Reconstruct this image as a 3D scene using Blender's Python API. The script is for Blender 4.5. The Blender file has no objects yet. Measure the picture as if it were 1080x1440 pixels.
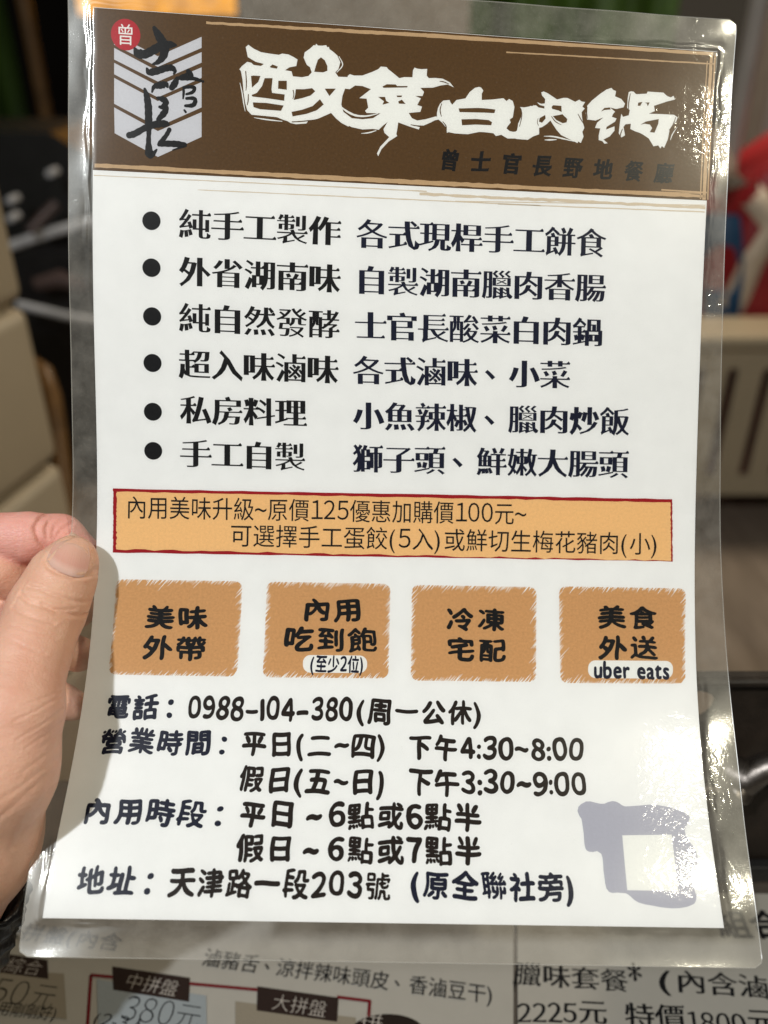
import bpy, bmesh, math, random
import numpy as np
from mathutils import Vector, Matrix
from mathutils.geometry import tessellate_polygon, delaunay_2d_cdt
from mathutils.bvhtree import BVHTree

random.seed(7)
rng = np.random.default_rng(11)
scene = bpy.context.scene
coll = scene.collection
rad = math.radians

# ---------------------------------------------------------------- camera
PITCH, CAM_H = rad(30), 1.02
cam_data = bpy.data.cameras.new('camera')
cam = bpy.data.objects.new('camera', cam_data)
coll.objects.link(cam)
cam.location = (0, 0, CAM_H)
cam.rotation_euler = (rad(90) - PITCH, 0, 0)
cam_data.sensor_fit = 'HORIZONTAL'
cam_data.sensor_width = 36
cam_data.lens = 36 * 1150 / 1080
cam_data.clip_start = 0.01
cam_data.clip_end = 100
cam_data.dof.use_dof = True
cam_data.dof.focus_distance = 0.277
cam_data.dof.aperture_fstop = 8.2
scene.camera = cam

CAM = Vector((0, 0, CAM_H))
RIGHT = Vector((1, 0, 0))
FWD = Vector((0, math.cos(PITCH), -math.sin(PITCH)))
UP = Vector((0, math.sin(PITCH), math.cos(PITCH)))
def rig(x, y, z):            # metres right, down, ahead of where the photographer stands
    return CAM + RIGHT * x - UP * y + FWD * z

# ---------------------------------------------------------------- world and lamps
world = bpy.data.worlds.new('World')
scene.world = world
world.use_nodes = True
wbg = world.node_tree.nodes['Background']
wbg.inputs['Color'].default_value = (1.0, 0.83, 0.62, 1)
wbg.inputs['Strength'].default_value = 0.035

def lamp(name, loc, target, power, size, color, shape='DISK', size_y=None, spread=None):
    d = bpy.data.lights.new(name, 'AREA')
    d.shape = shape
    d.size = size
    if size_y: d.size_y = size_y
    if spread: d.spread = rad(spread)
    d.energy = power
    d.color = color
    o = bpy.data.objects.new(name, d)
    coll.objects.link(o)
    o.location = loc
    o.rotation_euler = (Vector(target) - Vector(loc)).to_track_quat('-Z', 'Y').to_euler()
    return o
card_mid = rig(0, 0.01, 0.28)
lamp('key_lamp', rig(-0.61, -0.60, -1.05), card_mid, 15.0, 0.06, (0.93, 0.97, 1.0))
lamp('side_lamp', rig(0.72, -0.52, -0.90), card_mid, 7.4, 0.075, (1.0, 0.94, 0.75))
lamp('background_fill', (0.75, 2.3, 2.9), (0.75, 1.9, 0.0), 16, 0.6, (1.0, 0.86, 0.66), spread=105)  # added fill with no visible source, brightens the floor and background things

vs_ = scene.view_settings
scene.display_settings.display_device = 'sRGB'
vs_.view_transform = 'Standard'
vs_.look = 'None'
vs_.exposure = 0.23
vs_.gamma = 1
vs_.use_curve_mapping = False
scene.cycles.transparent_max_bounces = 24
scene.cycles.max_bounces = 10
scene.cycles.use_denoising = True
scene.cycles.sample_clamp_indirect = 6

# ---------------------------------------------------------------- materials
def srgb(r, g, b):
    f = lambda c: (c / 255 / 12.92) if c / 255 <= .04045 else ((c / 255 + .055) / 1.055) ** 2.4
    return (f(r), f(g), f(b), 1)

class Nodes:
    def __init__(self, name):
        self.m = bpy.data.materials.new(name)
        self.m.use_nodes = True
        self.t = self.m.node_tree
        self.bsdf = self.t.nodes['Principled BSDF']
        self.out = self.t.nodes['Material Output']
    def n(self, kind, **kw):
        x = self.t.nodes.new(kind)
        for k, v in kw.items():
            if k.startswith('i_'):
                key = k[2:].replace('_', ' ')
                x.inputs[key].default_value = v
            else:
                setattr(x, k, v)
        return x
    def l(self, a, b): self.t.links.new(a, b)
    def noise(self, scale, coord=None, detail=4, rough=.55, dist=0):
        x = self.n('ShaderNodeTexNoise')
        x.inputs['Scale'].default_value = scale
        x.inputs['Detail'].default_value = detail
        x.inputs['Roughness'].default_value = rough
        x.inputs['Distortion'].default_value = dist
        if coord is not None: self.l(coord, x.inputs['Vector'])
        return x.outputs['Fac']
    def coord(self, which='Object'): return self.n('ShaderNodeTexCoord').outputs[which]
    def scaled(self, coord, s):
        x = self.n('ShaderNodeMapping')
        x.inputs['Scale'].default_value = s
        self.l(coord, x.inputs['Vector'])
        return x.outputs['Vector']
    def ramp(self, fac, stops):
        x = self.n('ShaderNodeValToRGB')
        e = x.color_ramp.elements
        while len(e) < len(stops): e.new(.5)
        for k, (p, c) in zip(e, stops):
            k.position = p
            k.color = c if len(c) == 4 else (*c, 1)
        self.l(fac, x.inputs['Fac'])
        return x.outputs['Color']
    def math(self, op, a, b=None, clamp=False):
        x = self.n('ShaderNodeMath', operation=op)
        x.use_clamp = clamp
        for i, v in enumerate((a, b)):
            if v is None: continue
            if isinstance(v, (int, float)): x.inputs[i].default_value = v
            else: self.l(v, x.inputs[i])
        return x.outputs[0]
    def bump(self, height, dist, strength=1, normal=None):
        x = self.n('ShaderNodeBump')
        x.inputs['Strength'].default_value = strength
        x.inputs['Distance'].default_value = dist
        self.l(height, x.inputs['Height'])
        if normal is not None: self.l(normal, x.inputs['Normal'])
        return x.outputs['Normal']

def plain(name, col, rough=.5, vary=.12, scale=40, metal=0, bump=0, spec=.5):
    k = Nodes(name)
    c = k.coord()
    f = k.noise(scale, c)
    lo = tuple(v * (1 - vary) for v in col[:3]); hi = tuple(min(1, v * (1 + vary)) for v in col[:3])
    k.l(k.ramp(f, [(.3, lo), (.7, hi)]), k.bsdf.inputs['Base Color'])
    k.bsdf.inputs['Roughness'].default_value = rough
    k.bsdf.inputs['Metallic'].default_value = metal
    k.bsdf.inputs['Specular IOR Level'].default_value = spec
    if bump: k.l(k.bump(f, bump), k.bsdf.inputs['Normal'])
    return k.m

def ink(name, col, grain=.06):
    k = Nodes(name)
    c = k.coord('UV')
    f = k.noise(1.1, c, 3, .7)
    lo = tuple(v * (1 - grain) for v in col[:3]); hi = tuple(min(1, v * (1 + grain)) for v in col[:3])
    k.l(k.ramp(f, [(.3, lo), (.7, hi)]), k.bsdf.inputs['Base Color'])
    k.bsdf.inputs['Roughness'].default_value = .75
    k.bsdf.inputs['Specular IOR Level'].default_value = .15
    return k.m

M = {}
M['ink_black'] = ink('ink_black', (.005, .005, .006))
M['ink_navy'] = ink('ink_navy', (.006, .008, .024))
M['ink_brown'] = ink('ink_brown', (.012, .007, .005))
M['ink_faded'] = ink('ink_faded', (.016, .016, .018))
M['band_brown'] = ink('band_brown', (.088, .043, .013), .14)
M['tan_line'] = ink('tan_line', (.50, .33, .18))
M['tag_orange'] = ink('tag_orange', (.56, .30, .125), .10)
M['box_orange'] = ink('box_orange', (.81, .49, .21), .06)
M['dark_red'] = ink('dark_red', (.30, .006, .012))
M['menu_red'] = ink('menu_red', (.11, .004, .008))
M['seal_red'] = ink('seal_red', (.42, .01, .02))
M['print_white'] = ink('print_white', (.80, .80, .77), .02)
M['scratch_white'] = ink('scratch_white', (.83, .83, .825), .01)
M['shield_grey'] = ink('shield_grey', (.56, .56, .60), .03)
M['blotch_grey'] = ink('blotch_grey', (.40, .40, .47), .03)
M['ochre_dim'] = ink('ochre_dim', (.50, .33, .19), .05)

def paper_mat(name, col):
    k = Nodes(name)
    c = k.coord('UV')
    f = k.noise(.09, c, 5, .6)
    g = k.noise(3.0, c, 2, .6)
    mix = k.math('MULTIPLY_ADD', g, .25); 
    k.t.nodes[-1].inputs[2].default_value = 0
    s = k.math('ADD', f, mix)
    k.l(k.ramp(s, [(.35, tuple(v * .945 for v in col)), (.85, col)]), k.bsdf.inputs['Base Color'])
    k.bsdf.inputs['Roughness'].default_value = .8
    k.bsdf.inputs['Specular IOR Level'].default_value = .1
    return k.m
M['paper'] = paper_mat('paper', (.83, .83, .825))
M['menu_paper_shaded'] = paper_mat('menu_paper_shaded', (.31, .295, .265))  # shade lying on the menus is put into this darker base colour

def film_mat(name, haze, crinkle, back=False):
    k = Nodes(name)
    k.t.nodes.remove(k.bsdf)
    uv = k.coord('UV')
    # large soft waves, crinkled zones, fine scuffs: all heights in millimetres
    wave = k.noise(.035, uv, 2, .5)
    def spot(x, y, r):
        d = k.n('ShaderNodeVectorMath', operation='DISTANCE'); k.l(uv, d.inputs[0]); d.inputs[1].default_value = (x, y, 0)
        return k.math('SUBTRACT', 1.0, k.math('DIVIDE', d.outputs['Value'], r, True), True)
    cr = k.noise(.30, uv, 2, .55, 1.2)
    zone = k.ramp(k.noise(.028, uv, 2, .5), [(.50, (0, 0, 0)), (.68, (1, 1, 1))])
    creased = k.math('ADD', k.math('ADD', spot(200, 255, 24), spot(207, 24, 15)), k.math('MULTIPLY', k.math('ADD', spot(207, 92, 20), spot(200, 286, 20)), .8))
    crz = k.math('MULTIPLY', cr, k.math('ADD', k.math('MULTIPLY', zone, .35), creased))
    fine = k.noise(1.4, uv, 4, .7)
    sc = k.noise(.8, k.scaled(uv, (.12, 3.2, 1)), 3, .8)
    n1 = k.bump(wave, .00012 * crinkle)
    n2 = k.bump(crz, .00015 * crinkle, 1, n1)
    n3 = k.bump(fine, .000004 * crinkle, 1, n2)
    fr = k.n('ShaderNodeFresnel', i_IOR=1.4)
    k.l(n3, fr.inputs['Normal'])
    gl = k.n('ShaderNodeBsdfGlossy', i_Color=(.55, .55, .53, 1) if not back else (.9, .9, .86, 1))
    k.l(n3, gl.inputs['Normal'])
    rr = k.math('MULTIPLY_ADD', fine, .08)
    k.t.nodes[-1].inputs[2].default_value = .02
    k.l(rr, gl.inputs['Roughness'])
    tr = k.n('ShaderNodeBsdfTransparent')
    base = tr.outputs[0]
    # dull scuffs scatter a little light; stronger in the bare border
    di = k.n('ShaderNodeBsdfDiffuse', i_Color=(.86, .80, .70, 1) if back else (.85, .84, .82, 1))
    k.l(n2, di.inputs['Normal'])
    mx = k.n('ShaderNodeMixShader')
    sp = k.ramp(fine, [(.60, (0, 0, 0)), (.74, (1, 1, 1))])
    hz = k.ramp(k.noise(.11, uv, 4, .65), [(.3, (haze * .55,) * 3), (.7, (haze * 1.35,) * 3)])
    sp2 = k.math('MULTIPLY', sp, .06 if not back else .12)
    h = k.math('ADD', hz, sp2, True)
    k.l(h, mx.inputs[0]); k.l(base, mx.inputs[1]); k.l(di.outputs[0], mx.inputs[2])
    m2 = k.n('ShaderNodeMixShader')
    k.l(fr.outputs[0], m2.inputs[0]); k.l(mx.outputs[0], m2.inputs[1]); k.l(gl.outputs[0], m2.inputs[2])
    k.l(m2.outputs[0], k.out.inputs['Surface'])
    # worn plastic: a sharp and a blurred reflection together
    g2 = k.n('ShaderNodeBsdfGlossy', i_Color=gl.inputs['Color'].default_value, i_Roughness=.25)
    k.l(n1, g2.inputs['Normal'])
    mg = k.n('ShaderNodeMixShader'); mg.inputs[0].default_value = .38 if not back else .42
    k.l(gl.outputs[0], mg.inputs[1]); k.l(g2.outputs[0], mg.inputs[2]); k.l(mg.outputs[0], m2.inputs[2])
    return k.m
M['film'] = film_mat('film_over_paper', .0015, 1.0)
M['film_border'] = film_mat('film_border', .105, 2.2, True)
k = Nodes('film_rim'); k.bsdf.inputs['Base Color'].default_value = (.62, .60, .55, 1)
k.bsdf.inputs['Roughness'].default_value = .25; k.bsdf.inputs['Specular IOR Level'].default_value = .8
k.bsdf.inputs['Alpha'].default_value = .28
M['film_rim'] = k.m

# skin
k = Nodes('skin')
att = k.n('ShaderNodeAttribute', attribute_name='tone')
oc = k.coord('Object')
mot = k.noise(70, oc, 4, .6)
base = k.ramp(mot, [(.3, (.76, .41, .275)), (.7, (.85, .51, .365))])
pink = k.ramp(mot, [(.3, (.75, .32, .265)), (.7, (.83, .42, .355))])
mixc = k.n('ShaderNodeMix', data_type='RGBA')
sep = k.n('ShaderNodeSeparateColor'); k.l(att.outputs['Color'], sep.inputs[0])
blot = k.noise(28, oc, 3, .6)
k.l(k.math('ADD', sep.outputs[0], k.math('MULTIPLY', k.math('SUBTRACT', blot, .42), 1.1), True), mixc.inputs['Factor']); k.l(base, mixc.inputs[6]); k.l(pink, mixc.inputs[7])
k.l(mixc.outputs[2], k.bsdf.inputs['Base Color'])
k.bsdf.inputs['Subsurface Weight'].default_value = .22
k.bsdf.inputs['Subsurface Radius'].default_value = (1, .35, .18)
k.bsdf.inputs['Subsurface Scale'].default_value = .0035
k.bsdf.inputs['Roughness'].default_value = .46
k.bsdf.inputs['Specular IOR Level'].default_value = .42
vor = k.n('ShaderNodeTexVoronoi', feature='DISTANCE_TO_EDGE')
vor.inputs['Scale'].default_value = 900
st = k.n('ShaderNodeMapping'); st.inputs['Rotation'].default_value = (0, rad(25), 0); st.inputs['Scale'].default_value = (.55, 1, 1.25)
k.l(oc, st.inputs['Vector']); 
wp = k.n('ShaderNodeMix', data_type='VECTOR'); 
k.l(st.outputs[0], vor.inputs['Vector'])
cells = k.ramp(vor.outputs['Distance'], [(0, (0, 0, 0)), (.12, (1, 1, 1))])
lines = k.noise(330, k.scaled(oc, (.28, 1, 1.1)), 4, .65)
b1 = k.bump(cells, .00006, .8)
b2 = k.bump(lines, .0005, .8, b1)
k.l(b2, k.bsdf.inputs['Normal'])
M['skin'] = k.m
k = Nodes('nail')
oc = k.coord('UV')
k.l(k.ramp(oc and k.n('ShaderNodeSeparateXYZ').outputs[1], [(0, (.60, .27, .22)), (1, (.62, .30, .24))]), k.bsdf.inputs['Base Color'])
sx = [x for x in k.t.nodes if x.type == 'SEPXYZ'][0]
k.l(oc, sx.inputs[0])
rp = [x for x in k.t.nodes if x.type == 'VALTORGB'][0].color_ramp
for pos, c in ((.10, (.78, .49, .40)), (.22, (.72, .38, .30)), (.84, (.78, .48, .36)), (.92, (.82, .60, .45))):
    e = rp.elements.new(pos); e.color = (*c, 1)
rp.elements[0].color = (.70, .44, .37, 1); rp.elements[-1].color = (.78, .62, .46, 1)
k.bsdf.inputs['Roughness'].default_value = .24
k.bsdf.inputs['Subsurface Weight'].default_value = .15
k.bsdf.inputs['Subsurface Radius'].default_value = (1, .4, .25)
k.bsdf.inputs['Subsurface Scale'].default_value = .002
k.l(k.bump(k.noise(.9, k.scaled(oc, (40, 1.5, 1)), 2), .00008), k.bsdf.inputs['Normal'])
M['nail'] = k.m

M['sleeve'] = plain('sleeve_black', (.008, .008, .010), .28, .3, 60, bump=.002)
M['floor'] = None
k = Nodes('floor')
oc = k.coord('Object')
a = k.noise(5, k.scaled(oc, (6, .7, 1)), 6, .6)
b = k.noise(2.2, oc, 3)
col = k.ramp(a, [(.3, (.13, .10, .075)), (.55, (.20, .16, .125)), (.75, (.27, .22, .18))])
k.l(col, k.bsdf.inputs['Base Color']); k.bsdf.inputs['Roughness'].default_value = .45
k.l(k.bump(a, .003), k.bsdf.inputs['Normal'])
M['floor'] = k.m
M['beige'] = plain('beige_plastic', (.37, .305, .21), .42, .05, 9, spec=.4)
M['beige_box'] = plain('beige_board', (.58, .49, .36), .5, .04, 7, spec=.3)
M['black_metal'] = plain('black_metal', (.012, .012, .013), .35, .3, 30)
M['chrome'] = plain('chrome', (.55, .56, .58), .18, .1, 30, metal=1)
M['steel_worn'] = plain('steel_worn', (.22, .195, .175), .42, .3, 60, metal=1, bump=.001)
M['rust'] = plain('dark_iron', (.020, .014, .010), .55, .55, 45, bump=.0015, spec=.3)
M['red'] = plain('red_tarp', (.27, .009, .014), .45, .2, 8)
M['cream'] = plain('cream_webbing', (.55, .46, .36), .6, .1, 30)
M['blue'] = plain('blue_tarp', (.012, .06, .14), .5, .2, 12)
M['chrome_glint_grey'] = plain('chrome_glint_grey', (.62, .63, .66), .3, .15, 30)  # non-metal light grey; the chrome's bright reflections are put into the colour
M['pole'] = plain('grey_paint', (.42, .39, .36), .4, .1, 12)
M['taupe'] = plain('taupe_paint', (.33, .28, .22), .55, .08, 5)
M['green'] = plain('green_tarp', (.045, .10, .012), .5, .45, 6)
M['wood'] = plain('bent_wood', (.20, .105, .035), .4, .3, 20)
M['table'] = plain('dark_table', (.05, .04, .032), .35, .3, 14)
M['car'] = plain('dark_car', (.012, .009, .012), .25, .2, 5)
M['glass'] = plain('dark_glass', (.004, .004, .006), .08, .1, 5)
M['tyre'] = plain('tyre', (.01, .01, .01), .8, .2, 20)
M['pink'] = plain('dull_copper', (.09, .06, .055), .4, .15, 20)
k = Nodes('amber_light')
k.bsdf.inputs['Base Color'].default_value = (.4, .2, .05, 1)
oc = k.coord('Object')
k.l(k.ramp(k.noise(9, oc, 5, .7), [(.3, (.35, .12, .005)), (.6, (1, .42, .03)), (.8, (1, .66, .18))]), k.bsdf.inputs['Emission Color'])
k.bsdf.inputs['Emission Strength'].default_value = .9
M['amber'] = k.m

# ---------------------------------------------------------------- object helpers
def obj(name, verts, faces, mat, parent=None, smooth=False, origin=None):
    me = bpy.data.meshes.new(name)
    o0 = Vector(origin) if origin is not None else (parent['_o'] if parent is not None and '_o' in parent else None)
    org = ORG.get(parent.name, Vector((0, 0, 0))) if parent is not None else (Vector(origin) if origin is not None else Vector((0, 0, 0)))
    vv = np.asarray(verts, dtype=np.float64) - np.array(org)
    me.from_pydata(vv.tolist(), [], [list(f) for f in faces])
    me.update()
    if smooth: me.polygons.foreach_set('use_smooth', [True] * len(me.polygons))
    for m in (mat if isinstance(mat, (list, tuple)) else [mat]): me.materials.append(m)
    ob = bpy.data.objects.new(name, me)
    coll.objects.link(ob)
    if parent is not None: ob.parent = parent
    else: ob.location = org
    ORG[ob.name] = org if parent is not None else org
    return ob
ORG = {}
def thing(name, label, cat, loc, group=None):
    o = bpy.data.objects.new(name, None)
    coll.objects.link(o)
    o.empty_display_size = .02
    o.location = loc
    ORG[o.name] = Vector(loc)
    o['label'] = label; o['category'] = cat
    if group: o['group'] = group
    return o
def tag(o, label, cat, group=None):
    o['label'] = label; o['category'] = cat
    if group: o['group'] = group
    return o

class MB:
    def __init__(self): self.bm = bmesh.new()
    def box(self, lo, hi, rotz=0, about=(0, 0, 0), bevel=0, seg=3):
        r = bmesh.ops.create_cube(self.bm, size=1)['verts']
        lo, hi = Vector(lo), Vector(hi)
        for v in r:
            p = Vector([lo[i] + (v.co[i] + .5) * (hi[i] - lo[i]) for i in range(3)])
            v.co = p
        if bevel:
            es = list({e for v in r for e in v.link_edges})
            g = bmesh.ops.bevel(self.bm, geom=es, offset=bevel, segments=seg, affect='EDGES', profile=.6)
            r = list({v for f in g['faces'] for v in f.verts} | {v for v in r if v.is_valid})
        if rotz:
            mt = Matrix.Translation(about) @ Matrix.Rotation(rotz, 4, 'Z') @ Matrix.Translation(-Vector(about))
            for v in r: v.co = mt @ v.co
        return r
    def tube(self, pts, rads, n=14, caps=True):
        pts = [Vector(p) for p in pts]
        if not isinstance(rads, (list, tuple)): rads = [rads] * len(pts)
        rings = []
        ref = None
        for i, p in enumerate(pts):
            t = (pts[min(i + 1, len(pts) - 1)] - pts[max(i - 1, 0)]).normalized()
            if ref is None: ref = t.orthogonal().normalized()
            ref = (ref - t * ref.dot(t)).normalized()
            b = t.cross(ref)
            rings.append([self.bm.verts.new(p + (ref * math.cos(2 * math.pi * j / n) + b * math.sin(2 * math.pi * j / n)) * rads[i]) for j in range(n)])
        for a, b in zip(rings, rings[1:]):
            for j in range(n):
                self.bm.faces.new((a[j], a[(j + 1) % n], b[(j + 1) % n], b[j]))
        if caps:
            self.bm.faces.new(rings[0][::-1]); self.bm.faces.new(rings[-1])
    def prism(self, loops, p0, ex, ey, ez, depth):
        """solid plate: outline (and holes) in the ex/ey plane at p0, thick along ez"""
        loops = [[Vector((x, y, 0)) for x, y in lp] for lp in loops]
        flat = [p for lp in loops for p in lp]
        tris = tessellate_polygon(loops)
        p0, ex, ey, ez = Vector(p0), Vector(ex), Vector(ey), Vector(ez)
        w = lambda p, d: p0 + ex * p.x + ey * p.y + ez * d
        A = [self.bm.verts.new(w(p, 0)) for p in flat]
        B = [self.bm.verts.new(w(p, depth)) for p in flat]
        for t in tris:
            self.bm.faces.new([A[i] for i in t]); self.bm.faces.new([B[i] for i in t][::-1])
        k = 0
        for lp in loops:
            n = len(lp)
            for i in range(n):
                j = (i + 1) % n
                self.bm.faces.new((A[k + i], A[k + j], B[k + j], B[k + i]))
            k += n
    def build(self, name, mat, parent=None, smooth=False, origin=None, sharp=35):
        bmesh.ops.recalc_face_normals(self.bm, faces=self.bm.faces)
        me = bpy.data.meshes.new(name)
        org = ORG.get(parent.name, Vector()) if parent is not None else Vector(origin or (0, 0, 0))
        for v in self.bm.verts: v.co -= org
        if smooth:
            for f in self.bm.faces: f.smooth = True
            for e in self.bm.edges:
                if len(e.link_faces) == 2 and e.calc_face_angle(0) > rad(sharp): e.smooth = False
        self.bm.to_mesh(me); self.bm.free()
        me.materials.append(mat)
        ob = bpy.data.objects.new(name, me)
        coll.objects.link(ob)
        if parent is not None: ob.parent = parent
        else: ob.location = org
        ORG[ob.name] = org
        return ob

# ---------------------------------------------------------------- the curved sheet
STATIONS = [((-0.09531,0.32356,1.04362),(0.11435,0.32658,1.02992)),((-0.09563,0.31996,1.03507),(0.11408,0.32333,1.02188)),((-0.09595,0.31637,1.02652),(0.11382,0.32008,1.01385)),((-0.09628,0.31266,1.01803),(0.11353,0.31671,1.00586)),((-0.09665,0.30878,1.00964),(0.11321,0.31313,0.99794)),((-0.09702,0.30475,1.00133),(0.11288,0.30939,0.99008)),((-0.09736,0.30065,0.99308),(0.11257,0.30555,0.98224)),((-0.09768,0.29653,0.98486),(0.11228,0.30167,0.97441)),((-0.09795,0.29241,0.97666),(0.11204,0.29778,0.96656)),((-0.09818,0.28832,0.96847),(0.11183,0.29389,0.95868)),((-0.09835,0.28427,0.96027),(0.11168,0.29003,0.95076)),((-0.09849,0.28028,0.95207),(0.11156,0.28621,0.94281)),((-0.09859,0.27633,0.94386),(0.11148,0.28242,0.93482)),((-0.09865,0.27243,0.93565),(0.11143,0.27866,0.9268)),((-0.09869,0.26856,0.92745),(0.11141,0.27491,0.91875)),((-0.09872,0.2647,0.91926),(0.11139,0.27115,0.91068)),((-0.09874,0.26082,0.9111),(0.11138,0.26735,0.90262)),((-0.09877,0.25689,0.90298),(0.11136,0.26348,0.89457)),((-0.09881,0.25287,0.89493),(0.11133,0.25951,0.88655)),((-0.09888,0.24874,0.88695),(0.11126,0.25541,0.87859)),((-0.09898,0.24444,0.87908),(0.11117,0.2511,0.87071)),((-0.09912,0.23993,0.87134),(0.11103,0.24658,0.86293)),((-0.0993,0.2352,0.86376),(0.11085,0.24181,0.8553)),((-0.09952,0.23022,0.85636),(0.11062,0.23675,0.84783)),((-0.0998,0.22495,0.84918),(0.11034,0.23139,0.84056)),((-0.10011,0.21938,0.84226),(0.11001,0.2257,0.83352)),((-0.10048,0.21349,0.83562),(0.10963,0.21967,0.82676)),((-0.10088,0.20726,0.82933),(0.10922,0.21327,0.82033)),((-0.10131,0.20074,0.82338),(0.10878,0.20654,0.81421)),((-0.10174,0.19394,0.81777),(0.10832,0.19951,0.80842)),((-0.10218,0.18691,0.81247),(0.10787,0.19223,0.80293)),((-0.10259,0.17968,0.80748),(0.10745,0.18472,0.79772)),((-0.10294,0.17233,0.80269),(0.10708,0.17706,0.79269)),((-0.10321,0.16495,0.79798),(0.1068,0.16936,0.7877)),((-0.10337,0.15767,0.79313),(0.10663,0.16174,0.78253)),((-0.10339,0.15063,0.78799),(0.10661,0.15434,0.77702)),((-0.10341,0.14358,0.78285),(0.10659,0.14694,0.77151))]
V0, DV = -15.0, 9.0
EL = np.array([s[0] for s in STATIONS]); ER = np.array([s[1] for s in STATIONS])
def sheet(u, v):
    u = np.asarray(u, float); v = np.asarray(v, float)
    t = (v - V0) / DV
    i = np.clip(np.floor(t).astype(int), 1, len(EL) - 3); t = (t - i)[:, None]
    def cr(P):
        a, b, c, d = P[i - 1], P[i], P[i + 1], P[i + 2]
        return .5 * (2 * b + (c - a) * t + (2 * a - 5 * b + 4 * c - d) * t ** 2 + (3 * b - a - 3 * c + d) * t ** 3)
    l, r = cr(EL), cr(ER)
    return l + (r - l) * (u / 210.)[:, None]
def sheet_at(u, v, h=0.0):
    """points h millimetres in front of the printed face"""
    u = np.atleast_1d(np.asarray(u, float)); v = np.atleast_1d(np.asarray(v, float))
    p = sheet(u, v)
    du = sheet(u + .5, v) - sheet(u - .5, v); dv = sheet(u, v + .5) - sheet(u, v - .5)
    n = -np.cross(du, dv); n /= np.linalg.norm(n, axis=1)[:, None]
    return p + n * (np.asarray(h) * .001).reshape(-1, 1)
def menu_at(a, b, h=0.0):
    a = np.atleast_1d(np.asarray(a, float)); b = np.atleast_1d(np.asarray(b, float))
    return np.stack([a * .001, -b * .001, np.full(len(a), MENU_Z) + np.asarray(h) * .001], 1)
MENU_Z = .6622

# ---------------------------------------------------------------- lettering
_fc = bpy.data.curves.new('glyph_source', 'FONT'); _fc.resolution_u = 3
_fo = bpy.data.objects.new('glyph_source', _fc); coll.objects.link(_fo)
GLY = {}
def glyph(ch):
    if ch in GLY: return GLY[ch]
    digit = ch.isdigit() and ch != '|'
    _fc.body = chr(0xFF10 + int(ch)) if digit else ch
    bpy.context.view_layer.update()
    me = bpy.data.meshes.new_from_object(_fo.evaluated_get(bpy.context.evaluated_depsgraph_get()))
    vs = np.array([v.co[:2] for v in me.vertices]) if len(me.vertices) else np.zeros((0, 2))
    fs = [tuple(p.vertices) for p in me.polygons]
    es = {}
    for f in fs:
        for a, b in zip(f, f[1:] + f[:1]): es[(a, b)] = 1
    bd = [(a, b) for a, b in es if (b, a) not in es]
    bpy.data.meshes.remove(me)
    wide = ord(ch) > 0x2100
    adv = 1.0 if wide else {' ': .30}.get(ch, (vs[:, 0].max() + .045) if len(vs) else .3)
    if ch in '~': adv = .60
    if ch == '–':
        vs = vs - np.array([vs[:, 0].min() - .06, 0]); adv = vs[:, 0].max() + .06
    if ch == 'I': adv += .06
    if ch in '()': adv = .42
    if digit:
        vs[:, 0] -= vs[:, 0].min() - .05
        adv = max(vs[:, 0].max() + .05, .44)
        if ch == '1': vs[:, 0] += .04
    GLY[ch] = (vs, fs, bd, adv)
    return GLY[ch]
def styled(ch, wx, wy, serif=0.):
    vs, fs, bd, adv = glyph(ch)
    vs = vs.copy(); fs = list(fs)
    if not len(vs): return vs, fs, adv, []
    nx, pv = {}, {}
    for a, b in bd: nx[a] = b; pv[b] = a
    busy = min(1.15, max(.55, 1.25 - len(vs) / 210)); wx *= busy; wy *= max(busy, .75)
    out = vs.copy()
    for i in nx:
        if i not in pv: continue
        e1 = vs[i] - vs[pv[i]]; e2 = vs[nx[i]] - vs[i]
        l1, l2 = np.hypot(*e1), np.hypot(*e2)
        if l1 < 1e-7 or l2 < 1e-7: continue
        n1 = np.array([e1[1], -e1[0]]) / l1; n2 = np.array([e2[1], -e2[0]]) / l2
        s1 = wx * n1[0] ** 2 + wy * n1[1] ** 2; s2 = wx * n2[0] ** 2 + wy * n2[1] ** 2
        det = n1[0] * n2[1] - n1[1] * n2[0]
        if abs(det) > .25: d = np.array([(s1 * n2[1] - s2 * n1[1]) / det, (n1[0] * s2 - n2[0] * s1) / det])
        else: d = (n1 * s1 + n2 * s2) / 2
        L = np.hypot(*d); mxl = 1.5 * max(abs(wx), abs(wy))
        if L > mxl: d *= mxl / L
        out[i] = vs[i] + d
    extra = []
    if serif:
        for a, b in bd:
            e = vs[b] - vs[a]; L = np.hypot(*e)
            if .035 < L < .11 and e[1] / L > .97 and a in pv and b in nx:
                p = vs[a] - vs[pv[a]]; q = vs[nx[b]] - vs[b]
                if np.hypot(*p) > .13 and np.hypot(*q) > .13 and p[0] / np.hypot(*p) > .96 and q[0] / np.hypot(*q) < -.96:
                    x, y = out[b]
                    extra.append([(x - .115 * serif, y - .004), (x + .012, y - .03), (x + .002, y + .012), (x - .04, y + .062 * serif)])
    return out, fs, adv, extra

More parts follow.
